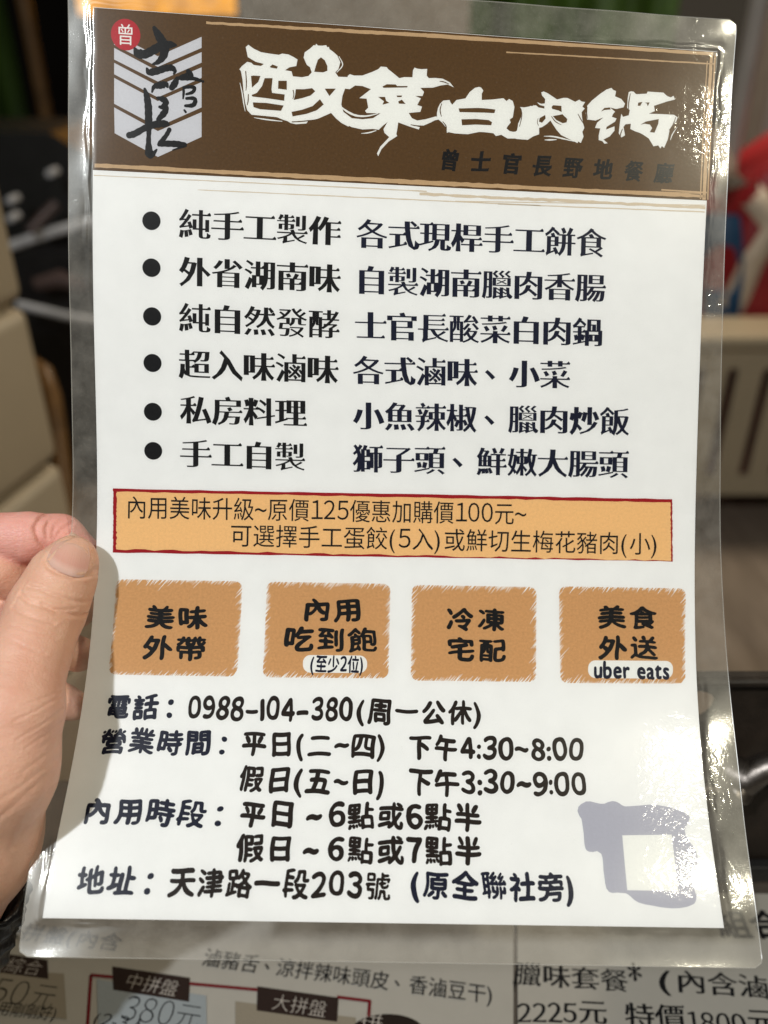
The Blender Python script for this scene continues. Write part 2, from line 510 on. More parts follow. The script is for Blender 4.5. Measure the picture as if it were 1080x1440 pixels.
def rounded(ch, w, r=3):
    """marker-pen version of a glyph: outline relaxed until the corners are round, then fattened"""
    vs, fs, bd, adv = glyph(ch)
    if not len(vs): return vs, fs, adv, []
    w *= min(1.1, max(.5, 1.22 - len(vs) / 230))
    nx = dict(bd); seen = set(); loops = []
    for a in nx:
        if a in seen: continue
        lp = []; k = a
        while k in nx and k not in seen:
            seen.add(k); lp.append(vs[k]); k = nx[k]
        if len(lp) > 2: loops.append(np.array(lp))
    out = []
    for lp in loops:
        q = []
        for a, b in zip(lp, np.roll(lp, -1, 0)):
            n = max(1, int(np.hypot(*(b - a)) / .030))
            q += [a + (b - a) * i / n for i in range(n)]
        q = np.array(q)
        if len(q) < 5: continue
        for _ in range(r): q = q + .5 * ((np.roll(q, 1, 0) + np.roll(q, -1, 0)) / 2 - q)
        t = np.roll(q, -1, 0) - np.roll(q, 1, 0); L = np.maximum(np.hypot(*t.T), 1e-6)
        q = q + np.stack([t[:, 1], -t[:, 0]], 1) / L[:, None] * w
        out.append(q)
    pts, ed = [], []
    for q in out:
        k = len(pts); m = len(q)
        pts += [Vector((p[0], p[1])) for p in q]; ed += [(k + a, k + (a + 1) % m) for a in range(m)]
    co, _e, fc = delaunay_2d_cdt(pts, ed, [], 1, 1e-6)[:3]
    V = np.array([p[:] for p in co])
    fc = [f for f in fc if len(f) == 3]
    cen = np.array([V[list(f)].mean(0) for f in fc])
    P0 = np.concatenate(out); P1 = np.concatenate([np.roll(q, -1, 0) for q in out])
    wind = np.zeros(len(cen))       # winding number of every triangle's middle
    for a, b in zip(P0, P1):
        side = (b[0] - a[0]) * (cen[:, 1] - a[1]) - (cen[:, 0] - a[0]) * (b[1] - a[1])
        wind += ((a[1] <= cen[:, 1]) & (b[1] > cen[:, 1]) & (side > 0)).astype(int) - ((a[1] > cen[:, 1]) & (b[1] <= cen[:, 1]) & (side < 0)).astype(int)
    fc = [f for f, w_ in zip(fc, wind) if w_ > 0]
    F = []
    for a, b, c in fc:
        A, B, C = V[a], V[b], V[c]
        ar = (B[0] - A[0]) * (C[1] - A[1]) - (C[0] - A[0]) * (B[1] - A[1])
        F.append((a, b, c) if ar > 0 else (a, c, b))
    return V, F, adv, []

class Ink:
    """flat print in sheet millimetres (b runs down), laid on the sheet when built"""
    def __init__(self): self.v = []; self.f = []; self.lift = []
    def tri(self, pts, faces, lift=0.):
        k = len(self.v)
        self.v += [tuple(p) for p in pts]; self.lift += [lift] * len(pts)
        self.f += [tuple(k + i for i in f) for f in faces]
    def poly(self, pts, lift=0.):
        P = [Vector((p[0], p[1], 0)) for p in pts]
        self.tri([(p[0], p[1]) for p in pts], tessellate_polygon([P]), lift)
        return self
    def line(self, p0, p1, w, w2=None, lift=0., wob=0, seg=1):
        p0, p1 = np.array(p0), np.array(p1)
        d = p1 - p0; L = np.hypot(*d); n = np.array([-d[1], d[0]]) / L
        w2 = w if w2 is None else w2
        a, b = [], []
        for i in range(seg + 1):
            t = i / seg; ww = (w + (w2 - w) * t) / 2
            c = p0 + d * t
            a.append(c + n * (ww + random.uniform(-wob, wob))); b.append(c - n * (ww + random.uniform(-wob, wob)))
        self.tri(a + b, [(i, i + 1, seg + 1 + i + 1, seg + 1 + i) for i in range(seg)], lift)
        return self
    def brush(self, pts, lift=0.):
        """one brush stroke through (a, b, half width) points"""
        P = np.array(pts, float)
        q = [P[0]] + list(P) + [P[-1]]
        c = []
        for i in range(1, len(q) - 2):
            for t in np.linspace(0, 1, 7)[:-1]:
                a0, a1, a2, a3 = q[i - 1], q[i], q[i + 1], q[i + 2]
                c.append(.5 * (2 * a1 + (a2 - a0) * t + (2 * a0 - 5 * a1 + 4 * a2 - a3) * t * t + (3 * a1 - a0 - 3 * a2 + a3) * t ** 3))
        c.append(P[-1]); c = np.array(c)
        d = np.gradient(c[:, :2], axis=0); d /= np.maximum(np.linalg.norm(d, axis=1), 1e-9)[:, None]
        n = np.stack([-d[:, 1], d[:, 0]], 1)
        w = np.maximum(c[:, 2], .02)
        w = w * (1 + .06 * np.sin(np.arange(len(w)) * 1.7))
        A, B = c[:, :2] + n * w[:, None], c[:, :2] - n * w[:, None]
        m = len(c)
        self.tri(list(A) + list(B), [(i, i + 1, m + i + 1, m + i) for i in range(m - 1)], lift)
        for e, s in ((0, -1), (m - 1, 1)):       # rounded ends
            arc = [c[e, :2] + w[e] * (n[e] * math.cos(t) + s * d[e] * math.sin(t) * .9) for t in np.linspace(0, math.pi, 8)]
            self.poly(arc, lift + .004)
        return self
    def text(self, s, p0, p1, em, style='plain', lift=0.):
        wx, wy, serif, wob = dict(ming=(.044, -.013, 1., 0), pop=(.038, 0, 0, 1.5), thin=(.002, .001, 0, .25), plain=(0, 0, 0, 0),
                                  kai=(.024, .002, .45, .9), brushy=(.048, .028, .5, .9), bold=(.03, .03, 0, 0), fine=(-.016, -.016, 0, 0), small=(.026, 0, 0, .8))[style]
        p0, p1 = np.array(p0), np.array(p1)
        d = p1 - p0; L = np.hypot(*d); d = d / L; up = np.array([d[1], -d[0]])
        if style == 'pop': s = s.replace('-', '–').replace('1', 'I')
        G = [rounded(c, wx) if style in ('pop', 'small') else styled(c, wx, wy, serif) for c in s]
        tot = sum(g[2] for g in G); sx = L / tot
        x = 0.
        for ch, (vs, fs, adv, extra) in zip(s, G):
            if len(vs):
                wide = ord(ch) > 0x2100
                cy = .385 if wide else .345
                sy = em if wide else em * 1.06
                off = np.array([0, 0.])
                if ch == '、': off = np.array([.20, .24])
                if ch == '：': off = np.array([.14, 0])
                if ch == '~': cy = .30
                rot = random.uniform(-.035, .035) * wob
                gs = random.uniform(.90, .98) if style == 'pop' else 1.; gy0 = random.uniform(-.025, .025) if style == 'pop' else 0.
                ph = rng.uniform(0, 6.28, 4)
                def put(q):
                    q = np.asarray(q, float) + off
                    gx, gy = adv / 2 + (q[:, 0] - adv / 2) * gs, (q[:, 1] - cy) * gs + gy0
                    if wob:
                        wgx = gx + wob * (.010 * np.sin(7 * gy + ph[0]) + .006 * np.sin(13 * gx + ph[1]))
                        wgy = gy + wob * (.012 * np.sin(6 * gx + ph[2]) + .006 * np.sin(12 * gy + ph[3]))
                        m = adv / 2
                        gx = m + (wgx - m) * math.cos(rot) - wgy * math.sin(rot)
                        gy = (wgx - m) * math.sin(rot) + wgy * math.cos(rot)
                    if style in ('kai', 'brushy'): gx = gx + .12 * gy
                    return p0 + np.outer((x + gx) * sx, d) + np.outer(gy * sy, up)
                self.tri(put(vs), fs, lift)
                for e in extra: self.poly(put(e), lift + .004)
            x += adv
        return self
    def build(self, name, mat, parent, level=.04, surf=None, step=2.0):
        surf = surf or sheet_at
        bm = bmesh.new()
        ll = bm.verts.layers.float.new('lift')
        vs = []
        for p, l in zip(self.v, self.lift):
            v = bm.verts.new((p[0], p[1], 0)); v[ll] = l; vs.append(v)
        for f in self.f:
            if len(set(f)) < 3: continue
            try: bm.faces.new([vs[i] for i in f])
            except ValueError: pass
        if step:
            ys = [p[1] for p in self.v]
            y = math.ceil(min(ys) / step) * step
            while y < max(ys):
                bmesh.ops.bisect_plane(bm, geom=bm.verts[:] + bm.edges[:] + bm.faces[:], plane_co=(0, y + .0137, 0), plane_no=(0, 1, 0), dist=1e-5)
                y += step
        bm.verts.ensure_lookup_table()
        flat = np.array([(v.co.x, v.co.y, v[ll]) for v in bm.verts])
        for v in bm.verts: v.index = -1
        bm.verts.index_update()
        fs = []
        for f in bm.faces:
            idx = [v.index for v in f.verts]
            q = flat[idx]
            ar = sum(q[i, 0] * q[(i + 1) % len(q), 1] - q[(i + 1) % len(q), 0] * q[i, 1] for i in range(len(q)))
            fs.append(idx if ar < 0 else idx[::-1])
        bm.free()
        W = surf(flat[:, 0], flat[:, 1], level + flat[:, 2])
        o = obj(name, W, fs, mat, parent)
        uvl = o.data.uv_layers.new(name='UVMap')
        li = np.zeros(len(o.data.loops), dtype=np.int32); o.data.loops.foreach_get('vertex_index', li)
        uvl.data.foreach_set('uv', flat[li, :2].astype(np.float32).ravel())
        return o

# ================================================================ setting
def ground():
    m = MB(); m.box((-9, -4, -.1), (9, 14, 0)); o = m.build('floor', M['floor']); o['kind'] = 'structure'
ground()
# table under the menus
t = thing('dining_table', 'dark table under the printed menus, at the bottom of the photo', 'table', (0, .06, 0))
m = MB(); m.box((-.62, -.35, .635), (.62, .325, .66), bevel=.006); m.build('tabletop', M['table'], t)
for sx in (-1, 1):
    for sy in (-.28, .2):
        m = MB(); m.tube([(sx * .55, sy, 0), (sx * .55, sy, .635)], .018); m.build('leg', M['black_metal'], t, True)

# ================================================================ background things
# tall beige cabinet at the left, its side running away from the camera
def cabinet():
    edge = (-.395, .90); yaw = -rad(12.3)
    t = thing('storage_cabinet', 'beige upright cabinet with grooved side panels, left of the hand and card', 'cabinet', (edge[0] - .3, edge[1] - .35, 0))
    zs = [0, .30, .575, .768, 1.05]
    m = MB(); m.box((edge[0] - .6, edge[1] - .70, 0.004), (edge[0] - .012, edge[1] - .012, 1.045), yaw, (*edge, 0)); m.build('body', M['beige_box'], t)
    for z0, z1 in zip(zs, zs[1:]):
        m = MB(); m.box((edge[0] - .35, edge[1] - .71, z0 + .004), (edge[0], edge[1], z1 - .004), yaw, (*edge, 0), bevel=.016, seg=4)
        m.build('panel', M['beige_box'], t, True)
cabinet()
# bent wood chair frame beside the cabinet
pts = [(-0.4857,0.9841,0.0645), (-0.5042,1.1056,0.2749), (-0.5147,1.1518,0.355), (-0.5274,1.2096,0.4552), (-0.5389,1.2466,0.5193), (-0.5549,1.2711,0.5516), (-0.5778,1.2864,0.5582), (-0.615,1.2961,0.5448), (-0.6433,1.2818,0.5001), (-0.6314,1.1865,0.335)]
pts[0] = (pts[1][0] + .01, pts[1][1] - .03, 0.0)
pts.append((pts[-1][0], pts[-1][1], 0))
m = MB(); m.tube(pts, .0135, 12)
tag(m.build('chair_frame', M['wood'], None, True, origin=(pts[0][0], pts[0][1], 0)), 'bent orange-brown wooden chair frame against the beige cabinet', 'chair frame')
# dark cart with chrome rails
def cart():
    t = thing('kitchen_cart', 'black metal cart with chrome rails and knobs behind the beige cabinet', 'cart', (-.72, 2.0, 0))
    m = MB(); m.box((-1.25, 1.95, .08), (-.60, 2.5, .60), bevel=.02); m.build('body', M['black_metal'], t, True)
    m = MB(); m.prism([[(0, 0), (.62, 0), (.62, .16), (.5, .24), (0, .24)]], (-1.25, 2.02, .60), (1, 0, 0), (0, 0, 1), (0, 1, 0), .4); m.build('hood', plain('cart_grey', (.016, .017, .017), .4, .2, 20), t)
    m = MB(); m.tube([(-0.8697,1.9322,0.6067), (-0.7929,1.9453,0.6293), (-0.703,1.9584,0.652), (-0.6376,1.9665,0.6661)], .011); m.build('rail', M['chrome_glint_grey'], t, True)
    m = MB(); m.tube([(-0.833,1.8469,0.499), (-0.7763,1.8405,0.4878), (-0.7246,1.834,0.4766), (-0.647,1.8275,0.4654)], .009); m.build('rail', M['chrome_glint_grey'], t, True)
    m = MB(); m.tube([(-0.7968,1.9087,0.6459), (-0.768,1.9247,0.6737), (-0.736,1.9407,0.7014)], .012); m.build('handle', M['pink'], t, True)
    for p in ((-0.8186,1.8828,0.6812), (-0.8202,1.9024,0.7151), (-0.7325,1.9322,0.7666), (-0.7732,2.0709,0.8069)):
        m = MB(); q = Vector(p); m.tube([q + Vector((0, -.012, 0)), q + Vector((0, .03, 0))], [.008, .009], 12); m.build('knob', M['chrome_glint_grey'], t, True)
    m = MB(); m.tube([(-0.7968,1.8796,0.5356), (-0.7399,1.8861,0.5469), (-0.683,1.8764,0.53)], [.014, .02, .014]); m.build('grip', M['pink'], t, True)
    for sx in (-1.2, -.66):
        for sy in (2.0, 2.45):
            m = MB(); m.tube([(sx - .015, sy, .04), (sx + .015, sy, .04)], .04, 18); m.build('wheel', M['tyre'], t, True)
cart()
# parked car in the dark behind
def car():
    x0, y0 = -3.35, 5.2
    t = thing('parked_car', 'dark parked car in the shadows above the black cart', 'car', (x0 + 1.3, y0, 0))
    prof = [(0, .35), (.05, .7), (.5, .82), (.95, 1.28), (1.9, 1.30), (2.35, .88), (2.75, .8), (2.8, .35)]
    m = MB(); m.prism([prof], (x0, y0, 0), (1, 0, 0), (0, 0, 1), (0, 1, 0), 1.5); m.build('body', M['car'], t)
    m = MB(); m.prism([[(.66, .86), (1.02, 1.2), (1.38, 1.21), (1.38, .86)]], (x0, y0 - .006, 0), (1, 0, 0), (0, 0, 1), (0, 1, 0), .004); m.build('window', M['glass'], t)
    m = MB(); m.prism([[(1.45, .86), (1.45, 1.21), (1.85, 1.21), (2.16, .88)]], (x0, y0 - .006, 0), (1, 0, 0), (0, 0, 1), (0, 1, 0), .004); m.build('window', M['glass'], t)
    for wx in (.55, 2.25):
        for wy in (0, 1.5):
            m = MB(); m.tube([(x0 + wx, y0 + wy - .09, .31), (x0 + wx, y0 + wy + .09, .31)], .31, 24); m.build('wheel', M['tyre'], t, True)
    m = MB(); m.box((x0 + 2.72, y0 - .004, .62), (x0 + 2.79, y0 + .25, .74), bevel=.02); m.build('headlight', M['chrome'], t, True)
car()
# amber lit panel and post
def amber():
    t = thing('light_panel', 'glowing amber light panel behind the top left corner of the card', 'light', (-.85, 3.6, 0))
    m = MB(); m.box((-1.15, 3.6, 1.10), (-.56, 3.66, 1.75), bevel=.01); m.build('lit_face', M['amber'], t)
    m = MB(); m.box((-1.19, 3.662, 1.06), (-.52, 3.70, 1.79), bevel=.008); m.build('frame', M['black_metal'], t)
    for x in (-1.11, -.60):
        m = MB(); m.tube([(x, 3.68, 0), (x, 3.68, 1.07)], .02); m.build('leg', M['black_metal'], t, True)
amber()
m = MB(); m.tube([(-1.13, 3.05, 0), (-1.15, 3.05, 2.3)], .022); 
tag(m.build('wooden_post', M['wood'], None, True, origin=(-1.13, 3.05, 0)), 'slim orange-lit wooden post near the top left corner of the photo', 'post')
# hanging green tarps
def tarp(name, label, x0, x1, y, z0, z1, waves):
    nx, nz = 60, 14
    V, Fc = [], []
    for j in range(nz + 1):
        for i in range(nx + 1):
            a = i / nx; z = z0 + (z1 - z0) * j / nz
            V.append((x0 + (x1 - x0) * a, y + .05 * math.sin(a * waves) + .02 * math.sin(a * waves * 2.3 + j * .4), z))
    for j in range(nz):
        for i in range(nx):
            k = j * (nx + 1) + i; Fc.append((k, k + 1, k + nx + 2, k + nx + 1))
    n = len(V)
    V += [(x, yy + .004, z) for x, yy, z in V]
    Fc += [tuple(n + q for q in f[::-1]) for f in Fc]
    o = obj(name, V, Fc, M['green'], None, True, origin=((x0 + x1) / 2, y, 0))
    return o
tag(tarp('green_tarp', 'green tarp hanging behind the top right corner of the card', .27, 1.02, 3.3, .004, 2.2, 15), 'green tarp hanging behind the top right of the card', 'tarp')
tag(tarp('green_tarp', '', -2.0, -1.40, 3.6, .004, 2.1, 11), 'dark green tarp hanging in the top left corner', 'tarp')
# taupe pillar
t = thing('pillar', 'taupe painted pillar behind the top edge of the card', 'pillar', (-.1, 2.7, 0))
m = MB(); m.box((-.40, 2.62, 0), (.235, 2.95, 2.5), bevel=.01); m.build('shaft', M['taupe'], t, True)
m = MB(); m.box((-.42, 2.60, 0.002), (.255, 2.97, .12), bevel=.01); m.build('base', M['taupe'], t, True)
# grey poles at the right
for i, (xb, yb, r, lab) in enumerate(((.80, 2.05, .021, 'pale grey metal pole rising behind the red bag, nearer the card'), (1.03, 2.45, .05, 'thicker dull grey pole at the right edge of the photo'))):
    p = thing('metal_pole', lab, 'pole', (xb, yb, 0))
    m = MB(); m.tube([(xb, yb, .012), (xb, yb, 2.4)], r, 20); m.build('shaft', M['pole'], p, True)
    m = MB(); m.tube([(xb, yb, 0), (xb, yb, .012)], r * 2.2, 24); m.build('base', M['black_metal'], p, True)
# red bag
def bag():
    cx, cy = 1.10, 2.02
    t = thing('striped_bag', 'tall red bag with cream straps and a blue side behind the beige stool', 'bag', (cx, cy, 0))
    nz, na = 26, 40
    V, Fc = [], []
    for j in range(nz + 1):
        q = j / nz
        w = .36 * (1 - .12 * q) if q < .78 else .36 * (1 - .12 * q) * (1 - ((q - .78) / .22) ** 2 * .82)
        dpt = .17 * (1 - .30 * q * q)
        for i in range(na):
            a = 2 * math.pi * i / na
            c, s = math.cos(a), math.sin(a)
            ex = math.copysign(abs(c) ** .45, c); ey = math.copysign(abs(s) ** .45, s)
            wr = 1 + .03 * math.sin(5 * a + 9 * q) + .02 * math.sin(17 * q + a)
            V.append((cx + w * ex * wr, cy + dpt * ey * wr, .90 * q))
    for j in range(nz):
        for i in range(na):
            Fc.append((j * na + i, j * na + (i + 1) % na, (j + 1) * na + (i + 1) % na, (j + 1) * na + i))
    Fc.append(tuple(range(na))[::-1]); Fc.append(tuple(nz * na + i for i in range(na)))
    body = obj('body', V, Fc, M['red'], t, True)
    bv = BVHTree.FromPolygons([Vector(v) for v in V], Fc)
    def strap(pts, w, mat, name, lift=.006):
        A, Bv = [], []
        n = 24
        pp = [Vector(p) for p in pts]
        for i in range(n + 1):
            s = i / n * (len(pp) - 1); k = min(int(s), len(pp) - 2); q = pp[k].lerp(pp[k + 1], s - k)
            d = (pp[k + 1] - pp[k]).normalized(); side = Vector((-d.z, 0, d.x)) * w / 2
            for e, L in ((side, A), (-side, Bv)):
                h = bv.ray_cast(Vector((q.x, cy - 1, q.z)) + Vector((e.x, 0, e.z)), Vector((0, 1, 0)))
                y = h[0].y - lift if h[0] is not None else cy - .02
                L.append((q.x + e.x, y, q.z + e.z))
        W = A + Bv + [(x, y + .004, z) for x, y, z in A] + [(x, y + .004, z) for x, y, z in Bv]
        m_ = n + 1
        F2 = []
        for i in range(n):
            F2 += [(i, i + 1, m_ + i + 1, m_ + i), (2 * m_ + i, 3 * m_ + i, 3 * m_ + i + 1, 2 * m_ + i + 1), (i, 2 * m_ + i, 2 * m_ + i + 1, i + 1), (m_ + i, m_ + i + 1, 3 * m_ + i + 1, 3 * m_ + i)]
        obj(name, W, F2, mat, t, True)
    strap([(0.7184,1.8595,0.8408), (0.7865,1.8598,0.7492), (0.8609,1.8599,0.6675)], .05, M['cream'], 'strap')
    strap([(0.8671,1.8599,0.6675), (0.8298,1.8597,0.5851), (0.8089,1.86,0.4755)], .045, M['cream'], 'strap')
    strap([(0.7659,1.8604,0.6763), (0.7835,1.8604,0.5723), (0.7963,1.8602,0.442)], .06, M['blue'], 'side_panel', .009)
bag()
# beige slotted stool
def stool():
    x0, x1, y0, y1, H = .56, 1.02, 1.70, 2.0 - .02 - .17, .475
    y1 = 1.83
    t = thing('plastic_stool', 'beige plastic stool with tall slots, right of the card', 'stool', ((x0 + x1) / 2, (y0 + y1) / 2, 0))
    m = MB(); m.box((x0 - .012, y0 - .014, H - .032), (x1 + .012, y1 + .012, H), bevel=.012, seg=4); m.build('seat', M['beige'], t, True)
    w = x1 - x0
    slots = []
    for sx in (.058, .131, .2035, .28, .352):
        r = .0115
        lo, hi = .135, .39
        pts = [(sx - r, lo), (sx + r, lo), (sx + r, hi), (sx + r * .7, hi + r * .7), (sx, hi + r), (sx - r * .7, hi + r * .7), (sx - r, hi)]
        slots.append(pts[::-1])
    outline = [(0, .09), (.05, .09), (.09, .085), (w - .09, .085), (w - .05, .09), (w, .09), (w, H - .034), (0, H - .034)]
    m = MB(); m.prism([outline] + slots, (x0, y0, 0), (1, 0, 0), (0, 0, 1), (0, 1, 0), .014); m.build('front_panel', M['beige'], t)
    m = MB(); m.prism([outline], (x0, y1 - .014, 0), (1, 0, 0), (0, 0, 1), (0, 1, 0), .014); m.build('back_panel', M['red'], t)
    for xx in (x0, x1 - .014):
        m = MB(); m.box((xx, y0 + .0145, .09), (xx + .014, y1 - .0145, H - .034)); m.build('side_panel', M['beige'], t)
    for xx in (x0 + .002, x1 - .042):
        for yy in (y0 + .002, y1 - .042):
            m = MB(); m.box((xx, yy, 0), (xx + .04, yy + .04, .089), bevel=.006); m.build('leg', M['beige'], t, True)
stool()
# dark iron plate with pipe on the table
def stove():
    y = .264
    t = thing('stove_plate', 'dark rusty stove side plate with a round hole and worn pipe, right of the card', 'stove', (.2, y, .66))
    x0, x1, h = .1135, .43, .127
    arc = [(x0 + .012 - .012 * math.cos(a), h - .012 + .012 * math.sin(a)) for a in np.linspace(0, math.pi / 2, 8)]
    hx, hz, hr = .1345, .110, .0092
    hole = [(hx + hr * math.cos(a), hz + hr * math.sin(a)) for a in np.linspace(0, 2 * math.pi, 28)[:-1]]
    out = [(x1, 0), (x0, 0)] + arc + [(x1, h)]
    m = MB(); m.prism([out, hole], (0, y, .66), (1, 0, 0), (0, 0, 1), (0, 1, 0), .004); m.build('plate', M['rust'], t)
    m = MB(); m.tube([(x0 + .012, y - .002, .66 + h - .001), (.2, y - .002, .66 + h - .0005), (x1, y - .002, .66 + h - .0005)], .0022, 10); m.build('rolled_edge', M['rust'], t, True)
    m = MB(); m.box((x0 + .001, y - .006, .6601), (x1, y - .0005, .671), bevel=.001); m.build('foot_strip', M['black_metal'], t)
    c = (0.1587,0.2542,0.7402)
    dx = Vector((.03, 0, .006))
    a = Vector((0.1536,0.2582,0.7372)); b = Vector((0.1603,0.2526,0.7375)); d_ = Vector((0.1652,0.253,0.7442)); e = Vector((0.1734,0.2534,0.7468))
    p = MB(); p.tube([a + Vector((-.012, .006, -.004)), a, b, d_, e, e + Vector((.04, .002, .002))], [0.0066, 0.0074, 0.0072, 0.0058, 0.0070, 0.0070], 16); p.build('pipe', M['steel_worn'], t, True)
    for i in range(5):
        q = a.lerp(b, .1 + .2 * i); dd = (b - a).normalized()
        r = MB(); r.tube([q - dd * .0008, q + dd * .0008], [.0086, .0086], 18); r.build('thread_ring', M['steel_worn'], t, True)
    g = Vector((0.1565,0.2504,0.7337)); f2 = Vector((0.153,0.2529,0.7281))
    r = MB(); r.tube([f2 + Vector((-.01, .003, 0)), f2, g, b], [0.0058, 0.0062, 0.0065, 0.0048], 14); r.build('hook', M['steel_worn'], t, True)
stove()

# ================================================================ menus on the table
def menus():
    flat = lambda *p: p
    # left sheet
    t = thing('table_menu', 'printed menu sheet with set platter prices below the card, left of the fold', 'menu', (-.06, .13, .6602))
    q = [(-294.07,-281.55), (62.98,-252.93), (52.81,-178.71), (46.74,-127.15), (-208.67,-139.79)]
    s = Ink(); s.poly(q); s.build('paper', M['menu_paper_shaded'], t, -.35, menu_at, 0)
    d = Ink()
    M['plate_brown'] = ink('plate_brown', (.018, .010, .008)); M['plate_grey'] = ink('plate_grey', (.36, .33, .30)); M['plate_taupe'] = ink('plate_taupe', (.20, .175, .135))
    plates = (([(-187.51,-222.73), (-151.03,-217.42), (-147.63,-208.75), (-183.49,-213.52)], '巧綜合', (-177.12,-216.44), (-151.85,-213.52)),
              ([(-121.13,-214.49), (-85.52,-209.38), (-83.67,-198.93), (-117.83,-204.09)], '中拼盤', (-113.45,-208.44), (-89.44,-204.39)),
              ([(-55.25,-205.63), (-19.63,-200.73), (-19.75,-190.71), (-54.18,-195.36)], '大拼盤', (-47.98,-199.23), (-24.23,-195.66)))
    for q_, w_, a_, b_ in plates:
        d = Ink(); d.poly(q_); np_ = d.build('name_plate', M['plate_brown'], t, .05, menu_at, 0)
        d = Ink(); d.text(w_, a_, b_, 7.6, 'fine'); d.build('plate_lettering', M['plate_grey'], np_, .10, menu_at, 0)
    d = Ink()
    d.poly([(-183.49,-213.52), (-141.6,-211.28), (-133.82,-191.86), (-176.2,-196.84)])
    d.build('price_plate', M['plate_taupe'], t, .03, menu_at, 0)
    d = Ink()
    d.poly([(-63.87,-199.23), (-54.54,-198.03), (-54.18,-195.36), (-19.75,-190.71), (-19.57,-193.31), (-12.02,-192.44), (-10.87,-173.37), (-60.64,-178.71)], .0)
    d.build('price_plate', M['plate_taupe'], t, .03, menu_at, 0)
    d = Ink()
    d.poly([(-126.36,-208.75), (-76.85,-201.64), (-70.96,-173.37), (-116.51,-179.25)])
    d.build('price_plate', ink('plate_blue', (.22, .245, .26)), t, .03, menu_at, 0)
    d = Ink()
    for a, b in (((-129.76,-210.65), (-119.12,-209.7)), ((-85.93,-206.87), (-54.43,-204.09)), ((-20.26,-201.04), (-5.81,-199.23)), ((-129.45,-210.65), (-123.01,-184.2)), ((-6.12,-199.53), (-6.82,-187.0))):
        d = Ink(); d.line(a, b, 1.35); d.build('red_line', M['menu_red'], t, .04 + .004 * (abs(b[0] - a[0]) < 12), menu_at, 0)
    d = Ink()
    cx, cy = (1.48,-186.44)
    e = (13.32,-186.44)[0] - cx; f = abs((1.51,-193.9)[1] - cy)
    d.poly([(cx + e * 1.3 * math.cos(a), cy + f * math.sin(a)) for a in np.linspace(0, 2 * math.pi, 40)[:-1]])
    bd = d.build('badge', M['ink_brown'], t, .06, menu_at, 0)
    em = 8.9
    d = Ink()
    d.text('涼拌辣味頭皮、香滷豆干)', (-47.88,-214.49), (47.99,-201.95), em, 'plain')
    d.text('滷豬舌、', (-81.42,-219.06), (-46.89,-214.17), em, 'plain')
    d.text('味拼盤(內含', (-178.49,-232.34), (-119.72,-225.43), em, 'plain')
    d.text('元', (-152.71,-202.25), (-141.1,-200.73), 12.00, 'fine')
    d.text('50', (-170.71,-204.09), (-153.51,-201.95), 13.20, 'fine')
    d.text('享用剛剛好)', (-170.86,-197.14), (-138.12,-193.9), 6.24, 'plain')
    d.text('380', (-111.72,-196.54), (-88.6,-193.6), 13.20, 'fine')
    d.text('元', (-88.66,-193.9), (-76.87,-192.15), 12.00, 'fine')
    d.text('(2-3人', (-122.51,-192.15), (-99.49,-188.99), 6.24, 'plain')
    d.build('menu_lettering', M['ink_black'], t, .09, menu_at, 0)
    d = Ink()
    d.text('拼', (-10.2,-191.86), (0.0,-190.42), 7.2, 'fine')
    d.build('badge_lettering', M['plate_grey'], bd, .10, menu_at, 0)
    # right sheet
    t = thing('table_menu', 'printed menu sheet with brush style set meal prices, right of the fold', 'menu', (.12, .13, .6602))
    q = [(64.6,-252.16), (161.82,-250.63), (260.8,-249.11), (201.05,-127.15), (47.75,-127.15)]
    s = Ink(); s.poly(q); s.build('paper', M['menu_paper_shaded'], t, .05, menu_at, 0)
    d = Ink()
    kem = 11
    d.text('臘味套餐', (57.31,-211.6), (107.35,-207.81), kem, 'kai')
    d.text('*', (107.67,-209.07), (113.85,-208.75), 18.00, 'kai')
    d.text('(', (120.32,-208.44), (127.1,-208.12), 11.40, 'kai')
    d.text('內含滷', (128.04,-208.12), (167.99,-205.01), kem, 'kai')
    d.text('2225', (56.14,-194.19), (82.09,-194.19), 10.08, 'kai')
    d.text('元', (82.63,-195.36), (94.83,-194.48), kem, 'kai')
    d.text('特價', (101.79,-193.31), (127.41,-192.44), kem * 1.05, 'kai')
    d.text('1800', (126.85,-190.71), (152.14,-189.56), 10.08, 'kai')
    d.text('元', (152.91,-191.57), (165.15,-190.71), kem, 'kai')
    d.build('menu_lettering', M['ink_black'], t, .12, menu_at, 0)
    d = Ink()
    d.text('組合', (154.9,-234.81), (186.66,-234.46), 15.00, 'bold')
    d.build('heading_lettering', M['ink_black'], t, .12, menu_at, 0)
menus()

# ================================================================ the laminated card
card_org = sheet_at(105, 297)[0]
card = thing('laminated_card', 'laminated white restaurant leaflet with brown header held up by the hand', 'leaflet', card_org)

def grid_mesh(name, us, vs, hfun, mats, parent, matfun=None, inside=None, warp=None, smooth=True):
    U, V = np.meshgrid(us, vs)
    u, v = U.ravel(), V.ravel()
    if warp: u, v = warp(u, v)
    W = sheet_at(u, v, hfun(u, v))
    nu = len(us)
    fs, mi = [], []
    for j in range(len(vs) - 1):
        for i in range(nu - 1):
            k = j * nu + i
            fs.append((k, k + nu, k + nu + 1, k + 1))
            if matfun: mi.append(matfun((u[k] + u[k + 1]) / 2, (v[k] + v[k + nu]) / 2))
    o = obj(name, W, fs, mats, parent, smooth)
    if matfun: o.data.polygons.foreach_set('material_index', mi)
    uvl = o.data.uv_layers.new(name='UVMap')
    li = np.zeros(len(o.data.loops), dtype=np.int32); o.data.loops.foreach_get('vertex_index', li)
    uvl.data.foreach_set('uv', np.stack([u, v], 1)[li].astype(np.float32).ravel())
    return o

